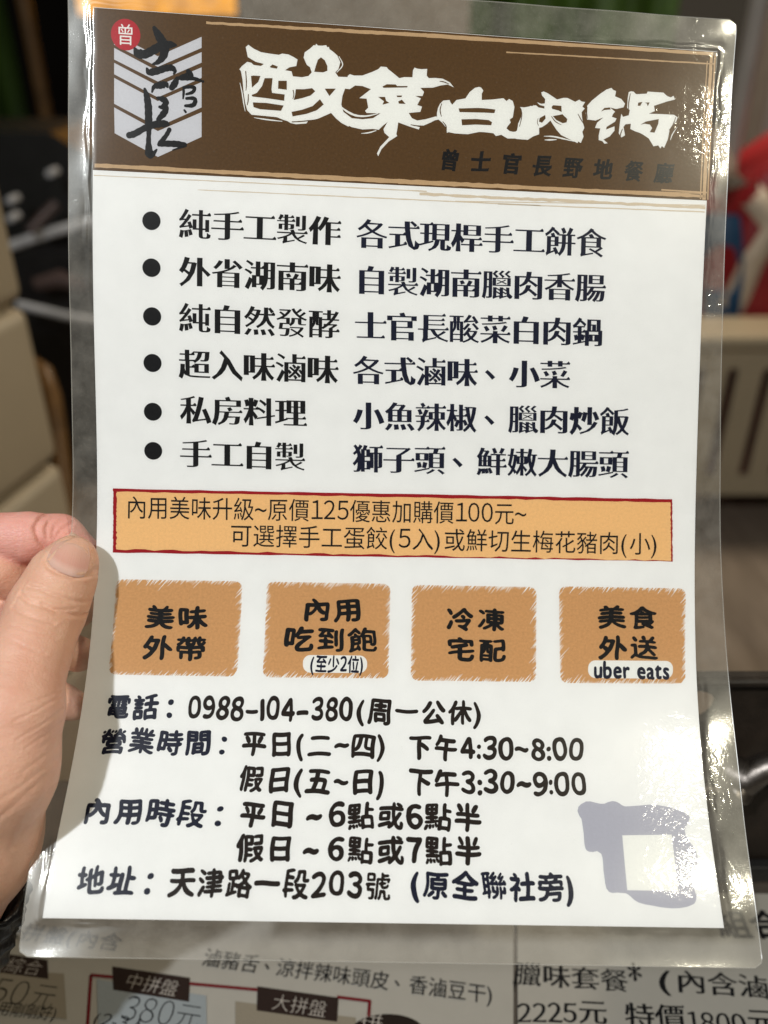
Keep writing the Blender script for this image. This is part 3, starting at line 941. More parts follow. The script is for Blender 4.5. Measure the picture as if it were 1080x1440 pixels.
# paper: front, back and cut edges as one thin sheet
def paper():
    us = np.linspace(0, 210, 15); vv = np.linspace(0, 297, 150)
    U, V = np.meshgrid(us, vv); u, v = U.ravel(), V.ravel()
    A = sheet_at(u, v, np.zeros(len(u))); B = sheet_at(u, v, np.full(len(u), -.12))
    n, nu, nv = len(u), len(us), len(vv)
    fs = []
    for j in range(nv - 1):
        for i in range(nu - 1):
            k = j * nu + i
            fs.append((k, k + nu, k + nu + 1, k + 1)); fs.append((n + k, n + k + 1, n + k + nu + 1, n + k + nu))
    rim = [i for i in range(nu)] + [j * nu + nu - 1 for j in range(1, nv)] + [(nv - 1) * nu + i for i in range(nu - 2, -1, -1)] + [j * nu for j in range(nv - 2, 0, -1)]
    nr = len(rim)
    for a in range(nr): b = (a + 1) % nr; fs.append((2 * n + a, 2 * n + b, 2 * n + nr + b, 2 * n + nr + a))
    o = obj('paper', np.concatenate([A, B, A[rim], B[rim]]), fs, M['paper'], card, True)
    for p in o.data.polygons:
        if p.index >= 2 * (nu - 1) * (nv - 1): p.use_smooth = False
    uvl = o.data.uv_layers.new(name='UVMap')
    uv = np.stack([u, v], 1); uv = np.concatenate([uv, uv, uv[rim], uv[rim]])
    li = np.zeros(len(o.data.loops), dtype=np.int32); o.data.loops.foreach_get('vertex_index', li)
    uvl.data.foreach_set('uv', uv[li].astype(np.float32).ravel())
paper()

# film: one clear sheet over the paper, pressed down around it, wider than the paper
LV = [-12, 0, 58, 107, 160, 205, 257, 289, 309]; LU = [-8.4, -8.4, -7.9, -7.8, -8.1, -9.4, -8.2, -6.0, -5.2]
RV = [-12, 0, 48, 93, 141, 181, 219, 252, 286, 309]; RU = [215.9, 216.1, 216.9, 217.4, 218.3, 219.5, 221.4, 222.2, 221.2, 220.3]
def film_left(v): return np.interp(v, LV, LU)
def film_right(v): return np.interp(v, RV, RU)
SM = np.linspace(-12, 309, 60)
def smoothed(f):
    y = f(SM)
    for _ in range(3): y[1:-1] = (y[:-2] + y[1:-1] * 2 + y[2:]) / 4
    return lambda v: np.interp(v, SM, y)
film_left, film_right = smoothed(film_left), smoothed(film_right)
TOP, BOT = -10.6, 307.6
def film():
    # columns: border strips are stretched to the film outline, rows likewise
    cl = np.array([0, .1, .25, .4, .55, .65, .72, .78, .84, .90, .96]); 
    inner = np.concatenate([[0], np.arange(1.5, 210, 1.75), [210]])
    cols = [('l', c) for c in cl] + [('m', x) for x in inner] + [('r', c) for c in (1 - cl)[::-1]]
    rows = np.concatenate([np.linspace(TOP, -3.6, 6), np.linspace(-3.1, -.3, 8), np.linspace(0, 297, 165), np.linspace(297.3, 300.4, 8), np.linspace(301, BOT, 6)])
    u, v = [], []
    for r in rows:
        # rounded corners
        L, R = film_left(r), film_right(r)
        cr_ = 2.6
        dt = min(r - TOP, BOT - r)
        if dt < cr_:
            ins = cr_ - math.sqrt(max(0, cr_ ** 2 - (cr_ - dt) ** 2)); L += ins; R -= ins
        for kind, c in cols:
            u.append(L + (0 - L) * c if kind == 'l' else (c if kind == 'm' else 210 + (R - 210) * c)); v.append(r)
    u, v = np.array(u), np.array(v)
    # distance outside the paper
    du = np.maximum(np.maximum(-u, u - 210), 0); dv = np.maximum(np.maximum(-v, v - 297), 0)
    d = np.hypot(du, dv)
    edge_wob = 1.5 + .35 * np.sin(v * .37) + .25 * np.sin(u * .53 + 1) + .2 * np.sin(v * 1.3)
    s = np.clip(d / edge_wob, 0, 1); s = s * s * (3 - 2 * s)
    h = .30 * (1 - s) + .06
    lip = np.exp(-((d - edge_wob * 1.15) / .36) ** 2) * .24 * (.6 + .4 * np.sin(v * .21 + u * .17))
    wav = .10 * np.sin(u * .055 + v * .021) * np.sin(v * .043 + .5) + np.where(d > 0, .14 * np.sin(u * .16 + v * .12) * np.minimum(d / 4, 1), 0)
    h = h + lip + np.maximum(wav, -.12) + .12
    W = sheet_at(u, v, h)
    nu = len(cols); fs, mi = [], []
    for j in range(len(rows) - 1):
        for i in range(nu - 1):
            k = j * nu + i; fs.append((k, k + nu, k + nu + 1, k + 1))
            uc = (u[k] + u[k + 1]) / 2; vc = (v[k] + v[k + nu]) / 2
            mi.append(0 if (0 < uc < 210 and 0 < vc < 297) else 1)
    o = obj('laminate_film', W, fs, [M['film'], M['film_border']], card, True)
    o.data.polygons.foreach_set('material_index', mi)
    uvl = o.data.uv_layers.new(name='UVMap')
    li = np.zeros(len(o.data.loops), dtype=np.int32); o.data.loops.foreach_get('vertex_index', li)
    uvl.data.foreach_set('uv', np.stack([u, v], 1)[li].astype(np.float32).ravel())
    # cut edge of the film
    nv = len(rows)
    rim = [i for i in range(nu)] + [j * nu + nu - 1 for j in range(1, nv)] + [(nv - 1) * nu + i for i in range(nu - 2, -1, -1)] + [j * nu for j in range(nv - 2, 0, -1)]
    m = MB(); pts = []
    for i in rim:
        p = Vector(W[i])
        if not pts or (p - pts[-1]).length > 4e-4: pts.append(p)
    m.tube(pts + [pts[0]], .00017, 6, False); m.build('film_rim', M['film_rim'], card, True)
film()

# ---- header
def header():
    bl, br = (0.13,50.94), (209.52,51.2)
    b = Ink()
    n = 30
    b.tri([(210 * i / n, .15) for i in range(n + 1)] + [(210 * i / n, bl[1] + (br[1] - bl[1]) * i / n) for i in range(n + 1)], [(i, i + 1, n + 2 + i, n + 1 + i) for i in range(n)])
    band = b.build('header_band', M['band_brown'], card, .03)
    d = Ink()
    d.line((0.58,49.43), (102.61,49.78), 1.25, 1.5, wob=.12, seg=50).line((102.61,49.78), (209.44,49.72), 1.5, 1.1, wob=.15, seg=50)
    d.line((36.77,2.33), (110.39,1.48), .7, 1.3, wob=.12, seg=40).line((110.39,1.48), (208.82,0.9), 1.3, 1.0, wob=.1, seg=40)
    d.line((137.63,5.05), (209.35,4.19), .45, .5, wob=.06, seg=40)
    d.line((208.25,1.41), (209.01,50.98), 1.0, 1.2, wob=.08, seg=30).line((206.92,3.4), (207.74,50.79), .35, .45, wob=.05, seg=30)
    d.line((209.51,1.33), (210.39,50.91), .5, .6, wob=.05, seg=30)
    d.line((134.37,49.92), (207.63,48.81), .3, .35, lift=.004)
    d.line((193.8,48.25), (209.88,48.45), .5, .5, lift=.004)
    d.build('header_border', M['tan_line'], band, .055)
    d = Ink()
    d.line((0.38,52.65), (112.44,52.65), .25, .35, wob=.05, seg=40).line((34.94,55.78), (151.84,55.64), .25, .4, wob=.06, seg=40)
    d.line((110.03,53.6), (209.65,53.68), .9, 1.0, wob=.2, seg=40).line((137.05,55.84), (209.48,55.18), .3, .4, wob=.05, seg=30)
    d.line((122.31,55.55), (209.61,52.82), .3, .3)
    d.build('header_fine_line', ink('fine_tan', (.60, .50, .38)), card, .035)
    # big brush title: silhouettes with the openings printed in band brown
    w = Ink()
    L = lambda pts: w.poly(pts, .0)
    s = 160 / 1080
    w.poly([(49.94,9.03),(50.8,8.26),(52.57,9.36),(55.04,10.3),(57.86,10.58),(61.03,10.78),(62.07,10.32),(64.19,10.45),(65.97,11.17),(67.29,11.86),(66.92,13.95),(64.64,14.5),(63.19,15.52),(65.38,15.73),(65.89,17.31),(68.97,17.4),(71.07,16.9),(72.16,15.65),(71.51,14.01),(70.44,13.4),(69.32,11.13),(69.62,9.45),(71.36,8.18),(72.63,6.94),(73.09,7.1),(73.43,6.49),(73.97,7.02),(75.38,6.99),(76.72,6.74),(77.16,7.38),(77.68,7.21),(77.88,7.93),(78.96,8.53),(80.58,9.76),(81.64,11.87),(81.07,14.09),(80.05,15.17),(81.15,16.52),(84.52,16.42),(86.99,15.76),(87.46,28.76),(85.1,32.53),(82.67,31.45),(80.73,30.0),(79.08,28.37),(77.5,29.15),(74.7,30.51),(71.53,31.37),(70.85,32.27),(67.32,32.71),(65.54,32.39),(64.46,31.83),(63.03,31.5),(60.88,30.76),(57.34,30.61),(52.4,30.44),(50.95,29.09),(50.18,26.75),(49.56,23.4),(49.11,19.39),(48.52,16.75),(47.98,16.11),(48.83,15.06),(50.55,13.62),(51.96,13.87),(52.68,14.49),(55.14,14.67),(56.11,13.95),(53.36,13.45),(50.7,12.12)])
    w.poly([(84.25,16.1),(84.93,15.45),(86.37,15.8),(89.2,15.63),(92.36,14.31),(94.46,13.27),(95.31,12.37),(97.27,12.42),(97.83,13.06),(99.11,13.9),(101.68,15.72),(103.45,15.27),(106.13,15.17),(106.21,12.88),(106.71,12.0),(107.62,12.28),(109.05,12.36),(111.01,12.14),(110.92,14.3),(111.67,15.11),(113.81,14.91),(116.33,14.99),(118.89,16.04),(120.33,17.61),(118.2,16.77),(115.71,17.27),(113.24,18.11),(108.95,18.44),(110.26,19.67),(109.78,21.08),(107.27,21.16),(109.28,21.87),(108.11,24.12),(109.75,24.55),(109.28,26.31),(105.36,26.89),(106.5,28.56),(108.33,29.23),(111.18,28.65),(114.72,27.47),(115.3,28.24),(113.02,29.59),(110.55,30.78),(106.24,30.84),(109.31,31.37),(108.99,32.16),(105.9,31.39),(101.91,30.21),(101.64,32.67),(101.41,34.08),(101.72,34.76),(98.92,36.66),(96.51,39.41),(95.52,41.74),(95.06,40.88),(96.12,38.55),(99.05,35.25),(97.39,33.95),(96.99,32.75),(97.99,30.78),(98.33,30.24),(96.59,31.73),(95.39,33.01),(93.41,32.84),(89.85,33.21),(86.26,32.64),(84.09,31.82)], .004)
    w.poly([(115.89,23.23),(116.92,22.13),(119.06,21.83),(119.46,22.68),(120.03,23.34),(121.4,21.69),(124.43,20.99),(125.77,18.83),(127.49,17.33),(128.92,16.9),(129.65,17.13),(130.41,18.02),(129.93,19.1),(130.03,21.18),(133.8,20.78),(137.39,20.15),(138.52,21.03),(139.38,20.28),(140.68,20.9),(141.32,22.79),(140.96,26.34),(139.91,27.11),(140.32,28.14),(139.3,29.44),(138.97,30.17),(140.1,30.99),(141.93,31.24),(142.8,30.48),(142.87,28.35),(143.85,26.18),(143.91,23.7),(143.32,22.75),(144.77,22.77),(148.71,21.83),(149.85,22.65),(150.31,31.49),(147.81,32.52),(144.58,33.58),(142.39,33.35),(139.49,33.51),(137.26,32.39),(135.47,32.91),(134.52,32.01),(131.43,31.82),(129.62,31.85),(125.69,32.84),(121.35,32.8),(119.17,32.5),(118.64,32.77),(118.39,31.13),(116.88,29.47),(115.58,28.49),(113.98,28.93),(113.93,27.88),(115.0,27.54),(114.95,26.43),(115.23,24.67)], .008)
    w.poly([(143.22,22.73),(144.6,23.04),(145.8,22.58),(145.95,22.75),(146.87,22.12),(147.61,22.34),(147.94,21.79),(148.36,22.03),(148.62,21.8),(149.48,22.49),(151.67,22.76),(151.63,21.97),(149.98,21.67),(148.98,20.8),(150.5,21.24),(151.71,21.04),(151.77,19.58),(150.62,18.46),(150.29,17.43),(151.09,17.07),(152.48,17.56),(154.17,18.51),(155.86,19.47),(158.0,18.81),(159.36,18.73),(162.17,19.88),(163.49,19.06),(164.34,19.62),(165.58,19.76),(164.71,21.32),(165.57,21.94),(164.55,23.2),(164.78,24.79),(165.15,26.64),(165.81,28.48),(165.19,29.86),(165.69,31.44),(164.85,33.64),(163.86,33.15),(163.76,33.75),(161.79,33.0),(157.87,31.34),(156.13,29.56),(154.96,28.02),(153.93,26.62),(152.76,27.88),(151.18,29.04),(149.03,29.69),(147.42,30.18),(147.21,31.39),(149.4,31.54),(146.49,33.57),(142.67,33.51),(141.01,33.07),(140.92,31.21),(142.55,30.99),(143.08,27.9),(144.04,25.46),(144.09,23.6)], .012)
    w.poly([(166.34,20.96),(167.87,19.1),(170.64,16.63),(172.73,15.09),(173.8,14.67),(174.34,14.46),(175.11,15.12),(176.05,15.41),(175.8,17.2),(178.04,17.95),(179.42,19.47),(178.95,20.74),(176.43,21.43),(174.21,21.03),(176.12,22.34),(175.44,23.27),(175.13,24.18),(176.81,24.62),(176.32,25.73),(173.5,27.68),(173.37,28.59),(176.23,27.35),(176.32,28.78),(174.78,30.84),(172.65,32.04),(174.18,33.22),(173.09,33.46),(172.31,32.6),(171.01,32.31),(170.92,30.7),(171.34,28.34),(169.5,28.27),(170.13,26.44),(172.22,24.53),(169.54,25.76),(166.6,25.57),(166.01,23.47)], .004)
    w.poly([(180.45,15.49),(181.16,15.17),(182.08,15.22),(183.05,16.04),(186.69,15.64),(187.01,14.91),(192.52,14.92),(193.31,15.59),(194.08,16.08),(195.2,16.36),(196.08,15.77),(196.72,16.99),(193.84,17.88),(189.53,19.57),(189.94,21.34),(187.88,22.36),(191.92,22.23),(196.71,22.2),(198.06,23.02),(197.6,24.49),(195.56,27.14),(195.05,30.8),(193.93,33.76),(193.15,33.15),(192.65,34.01),(191.85,32.97),(190.21,33.42),(188.4,30.8),(186.11,29.49),(184.97,29.01),(183.48,28.63),(181.78,27.93),(181.86,26.13),(180.04,26.41),(179.36,27.35),(180.07,30.19),(178.83,30.98),(177.83,29.59),(178.11,24.91),(178.36,22.92),(178.97,23.96),(180.95,23.31),(181.2,21.5),(180.24,20.84),(180.22,17.64)], .008)
    tl = w.build('title_lettering', M['print_white'], band, .06)
    h = Ink()
    for q in ([(58.13,14.66),(58.99,13.94),(60.77,14.5),(60.43,15.19),(58.32,14.98)], [(51.89,18.05),(52.76,17.83),(55.05,17.86),(54.39,19.75),(52.33,21.72)],
              [(56.47,18.45),(59.11,18.29),(58.86,21.85),(59.07,23.02),(63.31,23.28),(63.2,25.33),(57.18,24.83),(52.59,24.58),(52.22,24.09),(53.96,23.32),(55.66,21.02)],
              [(61.07,19.01),(63.89,18.85),(63.97,21.72),(61.03,21.55)], [(52.71,26.44),(57.22,26.36),(63.07,26.88),(62.24,28.63),(55.17,28.52),(53.03,27.95)],
              [(72.97,15.43),(73.44,13.55),(74.09,11.5),(75.13,10.7),(76.39,11.53),(77.33,13.31),(77.38,14.83),(75.98,15.42)], [(66.96,21.37),(69.79,21.21),(72.43,20.71),(73.52,21.67),(71.98,23.12),(69.17,24.14),(66.37,24.88),(66.84,23.08)],
              [(65.78,28.78),(69.29,27.89),(72.8,26.49),(75.2,24.13),(76.5,25.77),(74.26,27.78),(70.75,29.18),(66.18,30.23)], [(76.68,20.63),(80.4,20.41),(78.35,22.92)],
              [(83.5,20.23),(85.11,20.3),(86.84,19.01),(89.33,19.03),(92.21,19.88),(88.41,23.02),(90.9,23.05),(91.55,25.94),(90.52,27.04),(91.08,27.7),(95.72,27.61),(93.28,29.3),(89.73,29.85),(86.16,29.7),(83.24,27.79),(82.44,25.43),(82.7,22.67)],
              [(96.09,18.79),(97.49,17.96),(100.52,17.84),(101.07,18.32),(104.64,18.11),(104.48,18.57),(96.46,19.18)], [(94.8,22.24),(97.11,22.1),(97.52,23.35),(98.62,23.98),(96.32,24.7),(96.81,23.57)],
              [(101.02,21.42),(102.91,21.31),(102.65,21.84),(101.22,21.93)], [(101.63,23.28),(102.86,22.69),(104.17,24.0),(101.84,24.03)],
              [(122.24,24.43),(128.89,23.87),(131.78,23.88),(134.87,24.05),(134.56,25.3),(131.13,25.32),(122.66,25.63)], [(123.38,27.98),(128.34,27.59),(132.69,27.7),(133.91,28.33),(133.68,29.4),(128.43,29.45),(123.68,29.96)],
              [(150.0,27.24),(150.21,26.03),(152.06,24.86),(152.26,26.05),(151.11,27.58)], [(154.09,22.09),(154.6,21.45),(157.47,21.49),(157.67,23.6),(156.61,23.13),(154.4,22.73)],
              [(154.67,25.11),(156.96,24.58),(158.04,24.25),(159.77,25.88),(159.55,26.96),(158.2,27.31),(155.96,26.37)],
              [(171.19,22.63),(172.39,21.31),(174.21,21.03),(174.61,21.71),(172.43,22.02)], [(183.97,18.84),(185.41,18.46),(184.77,19.86),(183.86,19.91)],
              [(186.17,18.7),(187.92,18.52),(187.35,19.88),(186.99,18.94)], [(185.18,26.29),(186.95,25.11),(191.48,23.95),(191.4,25.57),(190.3,28.71),(188.64,28.62),(189.36,27.14),(188.48,26.03),(186.62,25.85)]):
        h.poly(q, 0)
    for q in ([(50.1,16.65,0.15),(50.43,20.32,0.18),(50.35,22.68,0.11)], [(66.09,21.76,0.15),(66.38,23.11,0.15),(66.11,24.48,0.11)], [(51.16,23.99,0.15),(51.15,26.02,0.18),(50.9,27.39,0.11)],
              [(53.48,31.17,0.18),(57.36,31.12,0.25),(62.68,31.52,0.18)], [(66.06,32.02,0.15),(69.41,31.66,0.18),(74.36,30.87,0.15)],
              [(106.23,30.74,0.11),(107.68,30.94,0.18),(109.3,31.02,0.11)], [(115.47,15.91,0.11),(116.73,16.0,0.18),(118.55,16.58,0.11)], [(116.43,23.2,0.11),(115.98,25.32,0.18),(116.5,27.39,0.11)],
              [(117.05,29.11,0.11),(118.18,30.44,0.18),(118.42,31.84,0.11)], [(143.52,23.11,0.08),(144.04,25.46,0.14),(143.42,29.21,0.11)], [(154.26,25.26,0.11),(155.72,26.91,0.16),(157.69,27.87,0.08)],
              [(163.36,23.94,0.11),(164.41,25.61,0.16),(165.31,26.9,0.08)], [(166.36,21.32,0.11),(166.3,23.45,0.22),(166.69,25.21,0.11)], [(181.03,15.99,0.11),(180.68,19.03,0.18),(180.74,21.17,0.11)],
              [(197.32,23.06,0.11),(196.57,25.64,0.18),(195.4,27.51,0.11)], [(179.03,28.09,0.11),(178.57,29.55,0.18),(178.45,30.64,0.11)], [(149.67,26.19,0.08),(149.47,27.54,0.11),(149.93,28.58,0.08)]):
        h.brush(q, .004)
    h.build('title_opening', M['band_brown'], tl, .085)
    h = Ink()
    for q in ([(82.47,26.29,0.18),(84.66,27.71,0.33),(87.55,28.76,0.33),(91.12,28.73,0.25),(94.83,27.76,0.11)], [(89.54,34.55,0.07),(92.03,34.17,0.22),(94.5,33.34,0.11)], [(48.26,20.45,0.07),(49.04,23.43,0.18),(49.66,26.78,0.18),(50.26,29.47,0.07)],
              [(152.02,32.06,0.08),(155.17,32.02,0.24),(158.48,32.51,0.24),(162.36,33.24,0.08)], [(152.36,33.3,0.11),(154.13,33.2,0.27),(156.31,32.98,0.11)], [(195.98,30.92,0.07),(196.59,28.89,0.18),(198.02,26.35,0.07)],
              [(158.04,24.25,0.08),(159.18,25.11,0.16),(160.17,25.72,0.08)], [(53.3,31.35,0.07),(57.38,31.74,0.22),(62.69,32.03,0.11)], [(81.12,10.06,0.11),(82.44,12.66,0.18),(80.58,15.14,0.11)]):
        h = Ink(); h.brush(q, 0); h.build('title_streak', M['print_white'], tl, .105)
    d = Ink(); d.text('  '.join('曾士官長野地餐廳'), (116.68,41.69), (197.75,42.38), 7.4, 'brushy')
    d.build('subtitle_lettering', M['ink_black'], band, .06)
    # crest
    c = Ink()
    for q in ([(6.52,7.62),(6.52,11.0),(20.96,16.99),(35.32,10.19),(35.28,6.77),(20.92,13.7)], [(6.52,11.98),(6.55,15.56),(21.04,21.62),(35.39,14.8),(35.34,11.5),(20.98,18.31)],
              [(6.56,16.6),(6.6,20.15),(21.14,26.63),(35.49,19.61),(35.42,16.29),(21.07,22.95)], [(6.62,21.3),(6.75,29.44),(21.33,36.05),(35.7,29.01),(35.51,20.94),(21.16,27.8)],
              [(6.77,30.61),(7.08,38.82),(21.51,45.72),(35.92,38.51),(35.74,30.53),(21.36,37.4)]):
        c.poly(q)
    crest = c.build('crest_shield', M['shield_grey'], band, .05)
    b = Ink()
    lf = 0
    for q in ([(19.65,5.02,0.65),(20.87,6.88,1.27),(22.26,9.05,1.52),(23.15,10.95,1.52),(22.65,13.6,1.27),(20.94,15.51,0.8),(19.21,16.27,0.29)], [(13.27,11.72,0.44),(14.32,13.13,1.45),(16.75,13.3,1.38),(19.16,12.01,1.38),(22.27,10.35,1.45),(25.05,9.85,1.16),(26.79,9.91,0.44)],
              [(17.32,17.7,0.36),(18.21,18.81,1.09),(20.64,18.33,1.16),(23.41,17.34,1.09),(25.49,17.05,1.02),(26.62,17.97,0.65),(26.22,18.93,0.29)], [(25.61,23.36,0.94),(26.62,21.96,1.16),(27.46,20.25,0.65)],
              [(26.94,20.35,0.29),(29.72,19.72,1.09),(31.63,19.17,1.23),(31.01,17.71,0.8)], [(28.69,20.51,0.36),(32.52,19.95,0.65),(36.04,20.75,0.36)], [(29.51,22.8,0.29),(29.65,24.47,0.44),(29.52,26.49,0.29)],
              [(29.62,23.13,0.44),(31.53,22.68,0.58),(33.21,22.92,0.58),(32.61,24.3,0.58),(30.53,25.09,0.36)], [(30.56,26.43,0.44),(33.01,26.29,0.65),(33.56,27.27,0.73),(32.71,28.5,0.73),(30.27,28.8,0.44)], [(29.95,30.17,0.29),(30.24,30.49,0.36),(30.49,30.82,0.36)],
              [(19.19,25.06,0.29),(19.85,23.36,0.73),(21.76,22.75,1.16),(23.67,22.47,1.02),(24.27,23.1,0.44)], [(16.74,24.2,0.44),(17.48,26.5,1.02),(18.06,29.82,1.23),(18.2,33.18,1.23),(18.35,35.53,1.23),(18.39,37.89,0.8),(18.35,41.28,0.87),(18.69,44.67,1.45),(19.74,44.95,0.91),(21.12,43.35,0.29)],
              [(20.97,26.8,0.44),(22.89,27.2,1.02),(23.96,28.15,0.91),(22.77,29.56,0.8),(21.72,29.62,0.44)], [(23.62,28.5,0.51),(24.0,30.16,0.87),(22.99,31.9,1.09),(21.28,33.68,0.65)], [(11.79,39.25,1.02),(13.7,38.65,1.09),(17.15,36.61,1.02),(20.61,35.24,1.16),(23.75,34.9,1.09),(24.8,35.02,0.54)],
              [(25.19,36.69,0.73),(24.18,38.61,0.73),(22.3,41.08,0.8),(21.79,41.79,0.65)], [(22.31,41.42,0.94),(25.63,41.25,1.02),(28.43,41.28,1.02),(30.72,41.5,0.51),(26.37,43.26,0.18)]):
        b.brush(q, lf); lf += .003
    b.build('crest_lettering', M['ink_black'], crest, .07)
    c = Ink()
    ce = (10.3,7.71); ed = (15.13,7.64); r = ed[0] - ce[0]
    c.poly([(ce[0] + r * math.cos(a), ce[1] + r * math.sin(a)) for a in np.linspace(0, 2 * math.pi, 50)[:-1]])
    seal = c.build('seal', M['seal_red'], crest, .075)
    d = Ink(); d.text('曾', (7.2,7.71), (13.27,7.65), 6.9, 'thin'); d.build('seal_lettering', M['print_white'], seal, .095)
header()

# ---- bullet list
def bullets():
    for c in ((19.59,66.57), (19.57,81.98), (19.61,98.11), (19.44,113.71), (19.23,130.24), (19.14,143.65)):
        b = Ink(); r = 3.05
        b.poly([(c[0] + r * math.cos(a), c[1] + r * math.sin(a)) for a in np.linspace(0, 2 * math.pi, 40)[:-1]])
        b.build('bullet', M['ink_black'], card, .04)
    em = 10.6
    left = (('純手工製作', (28.62,67.01), (83.38,67.42)), ('外省湖南味', (28.62,82.7), (83.58,83.28)), ('純自然發酵', (28.47,98.06), (83.41,98.79)), ('超入味滷味', (28.22,113.58), (82.91,114.2)), ('私房料理', (28.43,129.16), (71.81,129.41)), ('手工自製', (28.22,144.18), (71.51,144.58)))
    right = (('各式現桿手工餅食', (88.72,67.79), (175.41,67.56)), ('自製湖南臘肉香腸', (88.69,83.34), (175.7,83.06)), ('士官長酸菜白肉鍋', (88.55,98.87), (175.16,98.52)), ('各式滷味、小菜', (87.82,114.06), (163.96,113.63)), ('小魚辣椒、臘肉炒飯', (87.81,129.75), (185.62,129.45)), ('獅子頭、鮮嫩大腸頭', (87.57,144.72), (185.48,144.73)))
    for rows, mt in ((left, 'ink_black'), (right, 'ink_navy')):
        for s, a, b in rows:
            d = Ink(); d.text(s, a, b, em, 'ming'); d.build('list_lettering', M[mt], card, .04)
bullets()

# ---- offer box
def offer():
    q = [(5.38,156.95), (201.54,156.83), (202.01,179.04), (5.58,179.14)]
    def rough(a, b, n, amp):
        a, b = np.array(a), np.array(b)
        return [tuple(a + (b - a) * i / n + np.array([random.uniform(-amp, amp) * (abs((b - a)[1]) > abs((b - a)[0])), random.uniform(-amp, amp) * (abs((b - a)[0]) >= abs((b - a)[1]))])) for i in range(n)]
    ring = []
    for a, b in zip(q, q[1:] + q[:1]): ring += rough(a, b, 40, .13)
    d = Ink(); d.poly(ring)
    box = d.build('offer_box', M['dark_red'], card, .03)
    q = [(6.59,158.03), (200.92,157.99), (201.36,178.8), (6.75,178.01)]
    ring = []
    for k, (a, b) in enumerate(zip(q, q[1:] + q[:1])): ring += rough(a, b, 60, (.18, .15, .32, .2)[k])
    d = Ink(); d.poly(ring); d.build('offer_panel', M['box_orange'], box, .055)
    d = Ink()
    d.text('內用美味升級~原價125優惠加購價100元~', (9.75,163.27), (149.4,163.01), 8.5, 'thin')
    d.text('可選擇手工蛋餃(5入)或鮮切生梅花豬肉(小)', (45.41,172.39), (197.31,172.91), 8.5, 'thin')
    d.build('offer_lettering', M['ink_black'], box, .075)
offer()

# ---- four tags
def tags():
    T = (((7.03,188.37), (50.27,188.44), (50.34,221.2), (7.12,221.03)), ((58.6,188.43), (101.6,188.52), (101.99,221.16), (59.02,221.33)),
         ((109.08,188.78), (153.18,188.86), (153.29,221.73), (109.72,221.78)), ((161.16,188.49), (206.8,188.56), (205.94,221.7), (161.75,221.99)))
    words = ((('美味', (17.21,201.36), (39.46,201.41)), ('外帶', (17.34,211.84), (39.45,211.79))),
             (('內用', (71.0,197.77), (92.45,197.83)), ('吃到飽', (65.15,208.04), (98.01,207.96))),
             (('冷凍', (120.84,200.64), (142.87,200.46)), ('宅配', (121.35,210.96), (143.25,210.92))),
             (('美食', (174.43,198.9), (196.86,198.96)), ('外送', (174.9,209.53), (196.96,209.49))))
    pills = {1: ((72.3,213.55), (94.42,213.5), (94.57,219.44), (72.68,219.59), '(至少2位)', (74.9,216.42), (93.7,216.55), 6.4), 3: ((171.59,214.1), (201.8,213.96), (201.46,220.06), (171.51,220.18), 'uber eats', (173.31,217.12), (200.56,217.27), 8.0)}
    def rr(q, r):
        out = []
        q = [np.array(p) for p in q]
        for i in range(4):
            p, a, b = q[i], q[i - 1] - q[i], q[(i + 1) % 4] - q[i]
            a, b = a / np.hypot(*a), b / np.hypot(*b)
            for t in np.linspace(0, math.pi / 2, 8):
                out.append(tuple(p + a * r * (1 - math.sin(t)) + b * r * (1 - math.cos(t))))
        return out
    for k, q in enumerate(T):
        d = Ink(); d.poly(rr(q, 2.6)); tg = d.build('service_tag', M['tag_orange'], card, .03)
        h = Ink()
        qq = [np.array(p) for p in q]
        cen = sum(qq) / 4
        for a, b in zip(qq, qq[1:] + qq[:1]):
            n = int(np.hypot(*(b - a)) / .62)
            for i in range(n):
                if random.random() < .12: continue
                p = a + (b - a) * (i + random.random()) / n
                L = abs(random.gauss(0, 1.25)) + .5
                ang = rad(random.uniform(44, 60)); dr = np.array([math.cos(ang), -math.sin(ang)])
                if np.dot(dr, cen - p) < 0: dr = -dr
                w_ = random.uniform(.10, .24)
                s0 = p - dr * .35; e = p + dr * L; nn = np.array([-dr[1], dr[0]])
                h.poly([s0 + nn * w_, s0 - nn * w_, e - nn * .03, e + nn * .03], random.random() * .003)
        h.build('tag_scratch', M['scratch_white'], tg, .05)
        d = Ink()
        for s, a, b in words[k]: d.text(s, a, b, 9.3, 'pop')
        d.build('tag_lettering', M['ink_black'], tg, .06)
        if k in pills:
            p = pills[k]
            d = Ink(); d.poly(rr(p[:4], 2.6)); pl = d.build('tag_label', M['print_white'], tg, .065)
            d = Ink(); d.text(p[4], p[5], p[6], p[7], 'small'); d.build('label_lettering', M['ink_navy'], pl, .085)
tags()

